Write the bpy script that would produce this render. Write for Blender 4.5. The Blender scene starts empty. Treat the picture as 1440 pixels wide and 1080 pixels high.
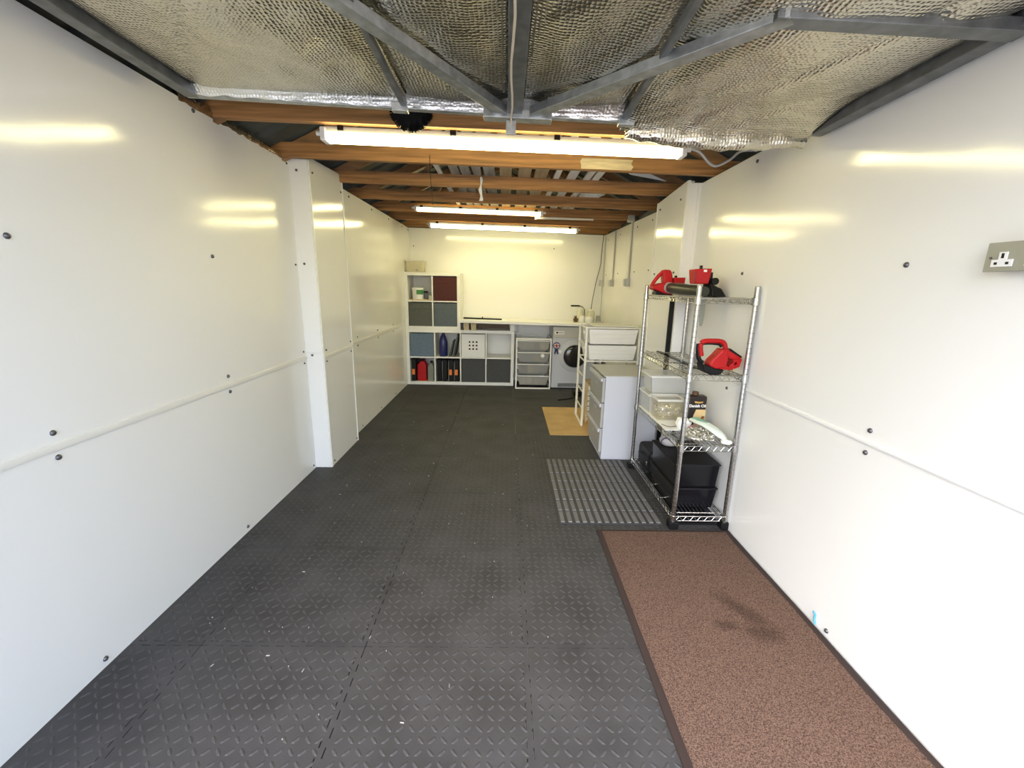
import bpy, bmesh, math, random
from mathutils import Vector, Matrix, noise
random.seed(7)
S = bpy.context.scene
COL = S.collection
# ------------------------------------------------------------------ camera
cam = bpy.data.cameras.new('camera'); cam.lens = 15.0; cam.sensor_width = 36.0; cam.clip_start = 0.02
camo = bpy.data.objects.new('camera', cam); COL.objects.link(camo); S.camera = camo
YAW, PITCH, ROLL = 0.01585, 0.2258, 0.020
f = Vector((math.sin(YAW)*math.cos(PITCH), math.cos(YAW)*math.cos(PITCH), -math.sin(PITCH)))
r0 = Vector((math.cos(YAW), -math.sin(YAW), 0)); u0 = r0.cross(f)
r = r0*math.cos(ROLL)+u0*math.sin(ROLL); u = -r0*math.sin(ROLL)+u0*math.cos(ROLL)
M = Matrix((r, u, -f)).transposed().to_4x4(); M.translation = (0, 0, 1.306)
camo.matrix_world = M
# ------------------------------------------------------------------ world, sun, exposure
W = bpy.data.worlds.new('world'); S.world = W; W.use_nodes = True
nt = W.node_tree; bg = nt.nodes['Background']
sky = nt.nodes.new('ShaderNodeTexSky'); sky.sky_type = 'NISHITA'; sky.sun_disc = False
sky.sun_elevation = math.radians(50); sky.sun_rotation = math.radians(203)
sky.air_density = 1.0; sky.dust_density = 2.6
nt.links.new(sky.outputs[0], bg.inputs[0]); bg.inputs[1].default_value = 0.48
sunl = bpy.data.lights.new('sun', 'SUN'); sunl.energy = 1.6; sunl.angle = math.radians(1.5); sunl.color = (1, .95, .88)
suno = bpy.data.objects.new('sun', sunl); COL.objects.link(suno)
sd = Vector((-0.75, -0.5, 1.75)); suno.location = (-6, -4, 14)
suno.rotation_euler = sd.to_track_quat('Z', 'Y').to_euler()
S.view_settings.view_transform = 'Standard'; S.view_settings.look = 'None'
S.view_settings.exposure = 1.02; S.view_settings.gamma = 1.0
TUBE = 13.5; TUBEC = (1.0, .88, .42)
# ------------------------------------------------------------------ materials
MATS = {}
def mat(name, col=(.8, .8, .8), rough=.5, metal=0., bump=None, var=None, spec=None, alpha=None, emit=None, coat=0):
    """bump=(kind, scale, strength, dist)  var=(scale, amount, stretch)"""
    if name in MATS: return MATS[name]
    m = bpy.data.materials.new(name); m.use_nodes = True; n = m.node_tree.nodes; l = m.node_tree.links
    p = n['Principled BSDF']; p.inputs['Base Color'].default_value = (*col, 1); p.inputs['Roughness'].default_value = rough
    p.inputs['Metallic'].default_value = metal
    if spec is not None: p.inputs['Specular IOR Level'].default_value = spec
    if coat: p.inputs['Coat Weight'].default_value = coat
    tc = n.new('ShaderNodeTexCoord'); geo = n.new('ShaderNodeNewGeometry')
    if var:
        sc, am, st = var
        mp = n.new('ShaderNodeMapping'); mp.inputs['Scale'].default_value = st; l.new(geo.outputs['Position'], mp.inputs[0])
        nz = n.new('ShaderNodeTexNoise'); nz.inputs['Scale'].default_value = sc; nz.inputs['Detail'].default_value = 6; l.new(mp.outputs[0], nz.inputs[0])
        cr = n.new('ShaderNodeValToRGB'); e = cr.color_ramp.elements
        e[0].position = .3; e[1].position = .72
        e[0].color = (*[c*(1-am) for c in col], 1); e[1].color = (*[min(1, c*(1+am)) for c in col], 1)
        l.new(nz.outputs[0], cr.inputs[0]); l.new(cr.outputs[0], p.inputs['Base Color'])
    if bump:
        kind, sc, st, di = bump
        b = n.new('ShaderNodeBump'); b.inputs['Strength'].default_value = st; b.inputs['Distance'].default_value = di
        if kind == 'noise': t = n.new('ShaderNodeTexNoise'); t.inputs['Scale'].default_value = sc; t.inputs['Detail'].default_value = 3; o = t.outputs[0]
        else: t = n.new('ShaderNodeTexVoronoi'); t.inputs['Scale'].default_value = sc; t.inputs['Randomness'].default_value = .35 if kind == 'cells' else 1; o = t.outputs['Distance']
        l.new(geo.outputs['Position'], t.inputs['Vector']); l.new(o, b.inputs['Height']); l.new(b.outputs[0], p.inputs['Normal'])
    if emit:
        p.inputs['Emission Color'].default_value = (*emit[0], 1); p.inputs['Emission Strength'].default_value = emit[1]
    if alpha is not None:
        tr = n.new('ShaderNodeBsdfTransparent'); mx = n.new('ShaderNodeMixShader'); mx.inputs[0].default_value = alpha
        l.new(tr.outputs[0], mx.inputs[1]); l.new(p.outputs[0], mx.inputs[2]); l.new(mx.outputs[0], n['Material Output'].inputs[0])
    MATS[name] = m
    return m
WALL = mat('white_panel', (.80, .80, .785), .13, bump=('noise', 1.3, .35, .02), spec=.5)
TRIM = mat('white_trim', (.82, .82, .81), .3)
STRIP = mat('cream_strip', (.74, .73, .69), .35)
WOOD = mat('joist_wood', (.36, .175, .06), .65, var=(7, .45, (.35, 8, 8)))
WOODD = mat('rafter_wood', (.26, .14, .06), .7, var=(7, .4, (.6, 8, 3)))
ROOF = mat('roof_sheet', (.06, .065, .06), .7, var=(3, .4, (1, 1, 1)))
STEEL = mat('galvanised_steel', (.42, .44, .45), .38, .85, var=(30, .25, (1, 1, 1)))
STEELD = mat('dark_steel', (.2, .21, .22), .45, .8, var=(20, .25, (1, 1, 1)))
FOIL = mat('bubble_foil', (.66, .63, .55), .17, 1.0, bump=('cells', 85, .55, .006))
CHROME = mat('chrome', (.56, .56, .545), .2, 1.0)
RUBBER = mat('rubber_mat', (.036, .036, .039), .66, var=(5, .35, (1, 1, 1)), bump=('noise', 180, .3, .001))
RUBT = mat('rubber_tread', (.042, .042, .045), .58)
CONC = mat('concrete', (.35, .34, .32), .85, var=(4, .25, (1, 1, 1)))
BLK = mat('black_plastic', (.007, .007, .008), .45, spec=.22)
BLKG = mat('black_gloss', (.006, .006, .008), .2, spec=.3)
RED = mat('red_plastic', (.42, .010, .012), .42, spec=.25)
GREY = mat('grey_metal', (.42, .43, .45), .4, .1)
LILAC = mat('pale_grey_enamel', (.52, .54, .60), .4)
WHITE = mat('white_enamel', (.8, .8, .79), .3)
CREAMW = mat('cream_white_metal', (.78, .77, .70), .35)
LAM = mat('white_laminate', (.82, .82, .80), .4)
CLEAR = mat('clear_plastic', (.75, .76, .74), .25, alpha=.38)
CLEARG = mat('smoky_plastic', (.5, .5, .5), .3, alpha=.42)
TANP = mat('tan_translucent', (.70, .62, .38), .35, alpha=.16); RIMW = mat('rim_white', (.85, .85, .82), .3, alpha=.72)
BOARD = mat('hardboard', (.50, .33, .13), .6, var=(6, .15, (1, 1, 1)))
PALEW = mat('pale_wood', (.62, .5, .3), .6, var=(9, .2, (1, 6, 6)))
GLASS = mat('dark_glass', (.02, .02, .024), .08)
BOLTM = mat('bolt_grey', (.12, .12, .13), .35, .7)
WHPL = mat('white_plastic', (.78, .78, .78), .35)
PAPER = mat('paper_white', (.82, .82, .8), .7)
INSUL = mat('cable_grey', (.5, .5, .5), .5)
def cloth(name, c): return mat(name, c, .85, var=(60, .12, (1, 1, 1)))
# ------------------------------------------------------------------ mesh builder
class MB:
    def __init__(s): s.v = []; s.f = []
    def box(s, x0, x1, y0, y1, z0, z1):
        n = len(s.v)
        s.v += [(x0,y0,z0),(x1,y0,z0),(x1,y1,z0),(x0,y1,z0),(x0,y0,z1),(x1,y0,z1),(x1,y1,z1),(x0,y1,z1)]
        s.f += [tuple(n+i for i in q) for q in ((0,3,2,1),(4,5,6,7),(0,1,5,4),(1,2,6,5),(2,3,7,6),(3,0,4,7))]
        return s
    def hexa(s, a, b):
        """a: 4 bottom points ccw from above, b: 4 top points"""
        n = len(s.v); s.v += [tuple(p) for p in a]+[tuple(p) for p in b]
        s.f += [tuple(n+i for i in q) for q in ((0,3,2,1),(4,5,6,7),(0,1,5,4),(1,2,6,5),(2,3,7,6),(3,0,4,7))]
        return s
    def prism(s, poly, ax, d0, d1):
        """poly: 2d ccw outline; ax 'y': (x,z) at y d0..d1 ; 'x': (y,z) ; 'z': (x,y)"""
        n = len(s.v); k = len(poly)
        def p3(p, d): return {'y': (p[0], d, p[1]), 'x': (d, p[0], p[1]), 'z': (p[0], p[1], d)}[ax]
        s.v += [p3(p, d0) for p in poly]+[p3(p, d1) for p in poly]
        s.f.append(tuple(n+i for i in range(k))); s.f.append(tuple(n+k+i for i in reversed(range(k))))
        for i in range(k):
            j = (i+1) % k; s.f.append((n+i, n+k+i, n+k+j, n+j))
        return s
    def tube(s, pts, rad, n=8, cap=True, closed=False):
        pts = [Vector(p) for p in pts]; rings = []; m = len(pts)
        for i, p in enumerate(pts):
            if closed: d = (pts[(i+1) % m]-pts[i-1]).normalized()
            else: d = (pts[min(i+1, m-1)]-pts[max(i-1, 0)]).normalized()
            a = Vector((0, 0, 1)) if abs(d.z) < .9 else Vector((1, 0, 0))
            e1 = d.cross(a).normalized(); e2 = d.cross(e1)
            rr = rad[i] if isinstance(rad, (list, tuple)) else rad
            b = len(s.v); rings.append(b)
            for k in range(n):
                t = 2*math.pi*k/n; q = p+e1*math.cos(t)*rr+e2*math.sin(t)*rr; s.v.append(tuple(q))
        for i in range(m if closed else m-1):
            a, b = rings[i], rings[(i+1) % m]
            for k in range(n):
                j = (k+1) % n; s.f.append((a+k, a+j, b+j, b+k))
        if cap and not closed:
            s.f.append(tuple(rings[0]+k for k in reversed(range(n)))); s.f.append(tuple(rings[-1]+k for k in range(n)))
        return s
    def cyl(s, p0, p1, rad, n=12): return s.tube([p0, p1], rad, n)
    def lathe(s, prof, c, ax='z', n=20):
        """prof: list of (radius, height)"""
        rings = []
        for (rr, h) in prof:
            b = len(s.v); rings.append(b)
            for k in range(n):
                t = 2*math.pi*k/n; a, e = rr*math.cos(t), rr*math.sin(t)
                q = {'z': (a, e, h), 'y': (a, h, e), 'x': (h, a, e)}[ax]
                s.v.append((c[0]+q[0], c[1]+q[1], c[2]+q[2]))
        for i in range(len(rings)-1):
            for k in range(n):
                j = (k+1) % n; s.f.append((rings[i]+k, rings[i]+j, rings[i+1]+j, rings[i+1]+k))
        s.f.append(tuple(rings[0]+k for k in reversed(range(n)))); s.f.append(tuple(rings[-1]+k for k in range(n)))
        return s
    def build(s, name, m, parent=None, smooth=False, bevel=0., seg=2):
        me = bpy.data.meshes.new(name); off = Vector((0, 0, 0)); q = parent
        while q is not None: off += q.location; q = q.parent
        org = Vector((0, 0, 0))
        if parent is None:
            xs, ys, zs = zip(*s.v); org = Vector(((min(xs)+max(xs))/2, (min(ys)+max(ys))/2, min(zs)))
        me.from_pydata([tuple(Vector(v)-off-org) for v in s.v], [], s.f); me.update()
        bm = bmesh.new(); bm.from_mesh(me); bmesh.ops.recalc_face_normals(bm, faces=bm.faces); bm.to_mesh(me); bm.free()
        if smooth:
            for p in me.polygons: p.use_smooth = True
        o = bpy.data.objects.new(name, me); COL.objects.link(o); o.data.materials.append(m)
        o.location = org
        if parent: o.parent = parent
        if bevel:
            b = o.modifiers.new('bevel', 'BEVEL'); b.width = bevel; b.segments = seg; b.limit_method = 'ANGLE'; b.angle_limit = math.radians(40)
        if smooth: 
            try: me.set_sharp_from_angle(angle=math.radians(42))
            except Exception: pass
        return o
def tag(o, label=None, cat=None, group=None, kind=None):
    if label: o['label'] = label
    if cat: o['category'] = cat
    if group: o['group'] = group
    if kind: o['kind'] = kind
    return o
def thing(name, loc, label=None, cat=None, group=None, kind=None):
    o = bpy.data.objects.new(name, None); COL.objects.link(o); o.location = loc; o.empty_display_size = .05
    return tag(o, label, cat, group, kind)
def box(name, m, parent, x0, x1, y0, y1, z0, z1, bevel=0.): return MB().box(x0, x1, y0, y1, z0, z1).build(name, m, parent, bevel=bevel)
def share(src, parent, loc):
    """another piece with the same mesh data: loc is the offset of the piece inside its parent"""
    o = bpy.data.objects.new(src.name.split('.')[0], src.data); COL.objects.link(o); o.parent = parent; o.location = loc
    return o
def text(name, body, size, m, parent, loc, rot, extrude=.0006, align='CENTER'):
    c = bpy.data.curves.new(name, 'FONT'); c.body = body; c.size = size; c.extrude = extrude; c.align_x = align; c.offset = size*.035; c.align_y = 'CENTER'
    t = bpy.data.objects.new('tmp', c); COL.objects.link(t); bpy.context.view_layer.update()
    me = bpy.data.meshes.new_from_object(t); bpy.data.objects.remove(t)
    o = bpy.data.objects.new(name, me); COL.objects.link(o); me.materials.clear(); me.materials.append(m)
    off = Vector((0, 0, 0)); q = parent
    while q is not None: off += q.location; q = q.parent
    o.parent = parent; o.location = Vector(loc)-off; o.rotation_euler = rot
    return o
FACE_CAM = (math.pi/2, 0, 0)           # text read from -y
# ------------------------------------------------------------------ setting
XL, XR, YB, YF = -1.36, 1.258, 5.95, 0.2
XLF, XRF = -1.305, 1.285               # the walls beyond the piers
def ztop(x): return 2.03-(x+1.35)*.0173
# floor: slab and interlocking rubber tiles
fl = thing('floor', (0, 3, -.012), 'black diamond-tread interlocking rubber floor over a concrete slab', None, kind='structure')
box('slab', CONC, fl, XL-.1, XR+.15, YF, YB+.05, -.12, -.0125)
def seam(p0, p1, teeth=True):
    p0 = Vector(p0); p1 = Vector(p1); d = (p1-p0); L = d.length; d /= L; nrm = Vector((-d.y, d.x)); out = []
    if not teeth: return [p0, p1]
    pit = .056; n = int(L/pit); t0 = (L-n*pit)/2
    out.append(p0)
    for i in range(n):
        a = t0+i*pit
        for t, h in ((a+.004, 0), (a+.001, .02), (a+.031, .02), (a+.028, 0)): out.append(p0+d*t+nrm*h)
    out.append(p1); return out
xs = [XL, -1.1, -.5, .1, .7, XR]; ys = [YF, .722, 1.322, 1.922, 2.522, 3.122, 3.722, 4.322, 4.922, 5.522, YB]
for i in range(5):
    for j in range(10):
        x0, x1, y0, y1 = xs[i], xs[i+1], ys[j], ys[j+1]
        near = y0 < 3.2
        a = seam((x0, y0), (x1, y0), j > 0 and near); b = seam((x1, y0), (x1, y1), i < 4 and near)
        c = seam((x0, y1), (x1, y1), j < 9 and near and ys[j+1] < 3.2); dd = seam((x0, y0), (x0, y1), i > 0 and near)
        poly = a[:-1]+b[:-1]+list(reversed(c))[:-1]+list(reversed(dd))[:-1]
        cx, cy = (x0+x1)/2, (y0+y1)/2
        poly = [((p.x-cx)*.9945+cx, (p.y-cy)*.9945+cy) for p in poly]
        t = MB().prism(poly, 'z', -.0122, 0).build('mat_tile', RUBBER, fl)
        if y0 < 3.7:
            mb = MB(); st = .034; nx = int((x1-x0-.05)/st); ny = int((y1-y0-.05)/st)
            for p in range(nx+1):
                for q in range(ny+1):
                    px = x0+.03+p*st; py = y0+.03+q*st
                    sg = 1 if (p+q) % 2 else -1; ca = .7071; e = Vector((ca, sg*ca)); g = Vector((-sg*ca, ca)); n0 = len(mb.v)
                    for (ea, ga, zz) in ((-.0165, 0, 0), (-.007, -.0062, 0), (.007, -.0062, 0), (.0165, 0, 0), (.007, .0062, 0), (-.007, .0062, 0), (-.009, 0, .0022), (.009, 0, .0022)):
                        w = e*ea+g*ga; mb.v.append((px+w.x, py+w.y, zz-.0002))
                    for q4 in ((0, 1, 6), (1, 2, 7, 6), (2, 3, 7), (3, 4, 7), (4, 5, 6, 7), (5, 0, 6)): mb.f.append(tuple(n0+k for k in q4))
            tag(mb.build('tread', RUBT, t), kind='stuff')
# walls
def bolt_at(parent, p, ax, sgn, rad=.009):
    MB().lathe([(rad, 0), (rad, .002*sgn), (rad*.75, .006*sgn), (rad*.3, .008*sgn)], p, ax, 10).build('bolt', BOLTM, parent, smooth=True)
wl = thing('wall_left', (XL, 3, 0), 'white glossy panelled wall with a cream joint strip and a boxed pier', None, kind='structure')
def panel(par, xa, xb, y0, y1, z0, z1a, z1b=None):
    z1b = z1a if z1b is None else z1b
    return MB().hexa([(xa,y0,z0),(xb,y0,z0),(xb,y1,z0),(xa,y1,z0)], [(xa,y0,z1a),(xb,y0,z1a),(xb,y1,z1b),(xa,y1,z1b)]).build('wall_panel', WALL, par)
panel(wl, XL-.03, XL, YF, 2.89, 0, .80); panel(wl, XL-.03, XL, YF, 2.89, .805, 2.055, 2.026)
panel(wl, XLF-.03, XLF, 3.46, YB, 0, .80); panel(wl, XLF-.03, XLF, 3.46, YB, .805, 2.026, 2.022)
def jstrip(par, x, y0, y1, sg, z=.803, h=.013, m=STRIP):
    prof = [(x, z-h), (x+sg*.006, z-h*.8), (x+sg*.008, z), (x+sg*.006, z+h*.8), (x, z+h)]
    MB().prism([(p[0], p[1]) for p in prof], 'y', y0, y1).build('joint_strip', m, par, smooth=True)
jstrip(wl, XL, YF, 2.889, 1); jstrip(wl, XLF, 3.461, YB, 1)
# left pier: front cover in two lengths, side panel with edge trim
pc = box('pier_cover', TRIM, wl, XL-.028, -1.2475, 2.8905, 2.905, .835, 2.066, .002); pc2 = box('pier_cover', TRIM, wl, XL-.028, -1.2475, 2.8925, 2.9055, 0, .8349, .002)
sp = panel(wl, -1.30, -1.248, 2.906, 3.455, 0, .80); sp2 = panel(wl, -1.30, -1.248, 2.906, 3.455, .805, 2.062, 2.085)
jstrip(wl, -1.248, 2.91, 3.45, 1)
box('edge_trim', TRIM, wl, -1.302, -1.243, 3.450, 3.460, 0, 2.086); box('edge_trim', TRIM, wl, -1.262, -1.243, 2.900, 2.912, 0, 2.068)
for y in (1.234, 2.062): 
    for z in (.03, .770, .848, 1.412, 2.012): bolt_at(wl, (XL, y, z), 'x', 1)
for z in (.03, .770, .848, 1.412, 2.009): bolt_at(wl, (XL, 2.855, z), 'x', 1, .007)
for z in (.82, 1.42, 1.98): bolt_at(wl, (-1.318, 2.8905, z), 'y', -1, .008)
for y in (2.95, 3.42):
    for z in (.03, .77, .848, 1.98 if y < 3 else 1.96): bolt_at(wl, (-1.248, y, z), 'x', 1, .007)
for y in (3.75, 4.35, 4.95, 5.55, 5.88):
    bolt_at(wl, (XLF, y, 1.99), 'x', 1, .009)
    if y < 5.3: bolt_at(wl, (XLF, y, .77), 'x', 1, .007); bolt_at(wl, (XLF, y, .845), 'x', 1, .007); bolt_at(wl, (XLF, y, .03), 'x', 1, .007)
# right wall
wr = thing('wall_right', (XR, 3, 0), 'white glossy panelled wall with boxed pier behind the wire rack', None, kind='structure')
panel(wr, XR, XR+.03, YF, 2.995, 0, .80); panel(wr, XR, XR+.03, YF, 2.995, .805, 1.992, 1.981)
panel(wr, XRF, XRF+.03, 3.56, YB, 0, .80); panel(wr, XRF, XRF+.03, 3.56, YB, .805, 1.95, 1.98)
jstrip(wr, XR, YF, 2.977, -1, m=WALL, h=.009); jstrip(wr, XRF, 3.56, YB, -1, m=WALL, h=.009)
box('pier_cover', TRIM, wr, 1.175, XR-.002, 2.990, 3.01, 0, 1.985, .003)
box('edge_trim', TRIM, wr, 1.168, 1.186, 2.984, 3.0, 0, 1.998); box('edge_trim', TRIM, wr, XR-.022, XR-.001, 2.978, 2.989, 0, 1.982)
panel(wr, 1.172, 1.22, 3.012, 3.552, 0, .80); panel(wr, 1.172, 1.22, 3.012, 3.552, .805, 2.0, 1.955)
box('edge_trim', TRIM, wr, 1.167, 1.284, 3.548, 3.56, 0, 1.957)
for y in (1.38, 2.342):
    for z in (.03, .765, .845, 1.395, 1.945): bolt_at(wr, (XR, y, z), 'x', -1)
bolt_at(wr, (XR, .62, 1.4), 'x', -1)
for y in (3.09, 3.49):
    for z in (1.42, 1.90): bolt_at(wr, (1.172, y, z), 'x', -1, .008)
for y in (4.0, 4.45, 5.1, 5.7): bolt_at(wr, (XRF, y, 1.47), 'x', -1, .007); bolt_at(wr, (XRF, y, 1.90), 'x', -1, .007)
wb = thing('wall_back', (0, YB, 0), 'pale panelled back wall above the storage cubes and worktop', None, kind='structure')
MB().hexa([(XLF-.03,YB,0),(XRF+.03,YB,0),(XRF+.03,YB+.03,0),(XLF-.03,YB+.03,0)], [(XLF-.03,YB,2.03),(XRF+.03,YB,1.985),(XRF+.03,YB+.03,1.985),(XLF-.03,YB+.03,2.03)]).build('wall_panel', WALL, wb)
for x in (-1.25, .62): bolt_at(wb, (x, YB, 1.80), 'y', -1, .008)
MB().prism([(-1.7, 2.0), (1.7, 1.95), (1.7, 2.1), (0, 2.8), (-1.7, 2.1)], 'y', YB+.031, YB+.06).build('gable_board', ROOF, wb)
# front gable over the opening and the ground outside
wf = thing('wall_front', (0, YF, 0), None, None, kind='structure')
MB().prism([(-1.7, 2.07), (1.7, 2.02), (1.7, 2.1), (0, 2.8), (-1.7, 2.1)], 'y', YF-.03, YF).build('gable_board', ROOF, wf)
box('jamb', TRIM, wf, XL-.25, XL-.001, YF-.05, YF, 0, 2.1); box('jamb', TRIM, wf, XR+.001, XR+.25, YF-.05, YF, 0, 2.1)
gr = box('ground_outside', CONC, None, -9, 9, -14, YF-.05, -.1, -.02); tag(gr, 'pale concrete driveway in front of the garage', kind='structure')
# roof
ce = thing('ceiling', (0, 3, 2.6), 'dark pitched sheet roof above the wooden trusses', None, kind='structure')
for sg in (-1, 1):
    mb = MB(); yy = YF-.1; n0 = 0
    k = 0; prof = []
    while yy < YB+.1:
        prof += [(yy, 0), (yy+.06, 0), (yy+.08, .03), (yy+.12, .03), (yy+.14, 0)]; yy += .2
    for (y, h) in prof:
        mb.v += [(sg*1.75, y, 1.905+h), (0, y, 2.73+h)]
    for i in range(len(prof)-1): mb.f.append((2*i, 2*i+1, 2*i+3, 2*i+2))
    o = mb.build('roof_sheet', ROOF, ce); so = o.modifiers.new('s', 'SOLIDIFY'); so.thickness = .006; so.offset = 1
    box('eaves_board', ROOF, wl if sg < 0 else wr, *((XL-.12, XL-.035) if sg < 0 else (XR+.06, XR+.15)), YF-.03, YB+.03, 1.7, 2.02)
# trusses
TY = [2.21, 2.823, 3.435, 4.042, 4.656, 5.248, 5.915]
TL = ['wooden roof truss above the garage door edge, with a black round brush',
      'wooden roof truss with a pale painted patch on its bottom beam',
      'wooden roof truss with a white strap dangling from it and a white gusset board',
      'wooden roof truss between the strap truss and the short tube light',
      'wooden roof truss with the short tube light screwed to its face',
      'wooden roof truss with a long tube light beneath it near the back wall',
      'wooden roof truss resting on top of the back wall']
trusses = []
for y, lab in zip(TY, TL):
    t = thing('roof_truss', (0, y, ztop(0)), lab, 'roof truss', 'roof trusses'); trusses.append(t)
    x0, x1 = (XL+.002, XR-.002) if y < 3 else (XLF+.002, XRF-.002)
    za, zb = ztop(x0), ztop(x1); h = .082; a, b = y-.019, y+.019
    xe0, xe1 = -1.42, 1.40; za, zb = ztop(xe0)+.003, ztop(xe1)+.003
    if y > 5.9: za += .006; zb += .006
    MB().hexa([(xe0,a,za),(xe1,a,zb),(xe1,b,zb),(xe0,b,za)], [(xe0,a,za+h),(xe1,a,zb+h),(xe1,b,zb+h),(xe0,b,za+h)]).build('bottom_chord', WOOD, t)
    for sg in (-1, 1):
        e = -.02 if sg > 0 else 0
        MB().prism([(sg*1.42, 1.985+e), (sg*.01, 2.62), (sg*.01, 2.71), (sg*1.42, 2.055+e)], 'y', a+.001, b-.001).build('rafter', WOODD, t)
        MB().prism([(sg*.62, 2.10), (sg*.66, 2.10), (sg*.40, 2.46), (sg*.36, 2.46)], 'y', b, b+.025).build('web', WOODD, t)
MB().prism([(.90, 2.125), (1.17, 2.085), (.86, 2.20), (.72, 2.23)], 'y', 3.405, 3.415).build('gusset_board', PAPER, trusses[2])
pt = MB(); px = [(.435, 2.006), (.74, 2.002), (.752, 2.021), (.738, 2.036), (.748, 2.060), (.44, 2.064), (.428, 2.046), (.436, 2.026)]
pt.prism(px, 'y', 2.8005, 2.8035).build('paint_patch', PALEW, trusses[1])['label'] = 'pale cream painted patch'
# ------------------------------------------------------------------ the open garage door
dr = thing('door_1', (0, 1.0, 1.95), 'open steel up-and-over garage door lined with silver bubble foil', None, kind='structure')
def dz(x, y): return 1.946-(x/2.475)*.079+(1.84-y)*.02        # door plane (frame underside)
def bar(name, p0, p1, w, h, m, lift=0., par=dr):
    """flat bar in the door plane from p0 to p1 (x,y), width w, height h"""
    a = Vector(p0); b = Vector(p1); d = (b-a).normalized(); n = Vector((-d.y, d.x))*w/2
    q = [a-n, b-n, b+n, a+n]
    return MB().hexa([(c.x, c.y, dz(c.x, c.y)+lift) for c in q], [(c.x, c.y, dz(c.x, c.y)+lift+h) for c in q]).build(name, m, par, bevel=.002)
YD0, YD1 = -.3, 1.85
bar('frame_channel', (-1.215, YD0), (-1.215, YD1), .05, .05, STEELD); bar('frame_channel', (1.212, YD0), (1.212, YD1), .05, .05, STEELD)
bar('frame_channel', (-1.24, YD1), (1.237, YD1), .03, .045, STEEL, .002)
bar('frame_channel', (-1.24, YD0), (1.237, YD0), .03, .045, STEEL, .002)
bar('brace', (-.03, 1.80), (-.62, .93), .045, .03, STEEL, -.012); bar('brace', (.09, 1.80), (.66, 1.16), .045, .03, STEEL, -.012)
bar('brace', (.62, 1.175), (1.22, 1.165), .045, .03, STEELD, -.012); bar('brace', (-.60, .95), (-1.22, .95), .045, .03, STEELD, -.012)
bar('brace', (.02, 1.85), (.02, .3), .055, .035, STEELD, -.006)
bar('strap', (-.405, 1.82), (-.385, .4), .02, .02, STEELD, .004); bar('strap', (.445, 1.85), (.41, .4), .02, .02, STEELD, .004)
bar('gusset_plate', (-.10, 1.828), (.16, 1.822), .05, .03, STEEL, -.02)
for x in (-.42, .45): 
    k = bar('strap_bracket', (x-.03, 1.835), (x+.03, 1.835), .03, .03, STEEL, -.012)
# pull cord with its bracket
cp = [(.005+.004*math.sin(i*1.3), 1.80-.1*i, dz(0, 1.8-.1*i)-.022+.002*math.cos(i*2.1)) for i in range(12)]
MB().tube([(.008, 1.825, 1.905)]+cp, .0035, 6).build('pull_cord', mat('cord', (.55, .47, .35), .8), dr, smooth=True)
box('cord_bracket', STEEL, dr, -.014, .024, 1.818, 1.826, 1.875, 1.925, .002)
# foil panels: quilted sheets that sag a little between the bars
def foil(x0, x1, y0, y1, lift, sag, seed, droop=0.):
    nx, ny = int((x1-x0)/.02), int((y1-y0)/.02); mb = MB()
    for j in range(ny+1):
        for i in range(nx+1):
            a, b = i/nx, j/ny; x = x0+(x1-x0)*a; y = y0+(y1-y0)*b
            edge = math.sin(math.pi*min(max(a, 0), 1))**.5*math.sin(math.pi*b)**.35 if b < 1 else 0
            w = noise.noise((x*2.2+seed, y*2.2, seed))*.020+noise.noise((x*7+seed, y*5, 3+seed))*.010+noise.noise((x*16+seed, y*11, 7+seed))*.004
            cr = abs(noise.noise((x*3+y*1.5+seed, seed*2, y*.6)))
            w += .012*max(0, .08-cr)/.08
            z = dz(x, y)+lift-sag*edge+w*(.3+.7*edge)
            if droop: z -= droop*max(0, (b-.86)/.14)**1.5
            mb.v.append((x, y, z))
    for j in range(ny):
        for i in range(nx):
            q = j*(nx+1)+i; mb.f.append((q, q+1, q+nx+2, q+nx+1))
    o = mb.build('foil_panel', FOIL, dr, smooth=True); so = o.modifiers.new('s', 'SOLIDIFY'); so.thickness = .006; so.offset = 1
    return o
foil(-1.19, -.39, .1, 1.838, .040, .03, 1.3); foil(-.40, .01, .1, 1.838, .042, .02, 5.1)
foil(.03, .455, .1, 1.838, .042, .02, 8.7); foil(.44, 1.19, .1, 1.885, .036, .045, 12.4, droop=.05)
# added foil strip on the far bar, paler and tilted for a daylight glint
mb = MB(); n = 120
for i in range(n+1):
    x = -1.19+1.63*i/n
    for k, (yy, zz) in enumerate(((1.833, .004), (1.822, .020), (1.806, .034), (1.785, .046))):
        mb.v.append((x, yy+.004*noise.noise((x*22, k*2.0, 4)), dz(x, yy)+zz+.006*noise.noise((x*18, k*3.0, 9))))
for i in range(n):
    for k in range(3): mb.f.append((i*4+k, i*4+k+1, i*4+k+5, i*4+k+4))
mb.build('foil_tape', mat('bright_foil', (.85, .85, .84), .28, 1.0, bump=('cells', 85, .5, .005)), dr, smooth=True)
# rolled foil edge hanging over the far frame bar
pts = [(.47+.72*i/24, 1.885+.006*math.sin(i*1.1), dz(.47+.72*i/24, 1.88)-.012+.004*math.sin(i*2.3)-.016*math.sin(math.pi*i/24)) for i in range(25)]
MB().tube(pts, [.020+.014*math.sin(math.pi*min(1, .12+i/26)) for i in range(25)], 12).build('foil_roll', FOIL, dr, smooth=True)
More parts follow.
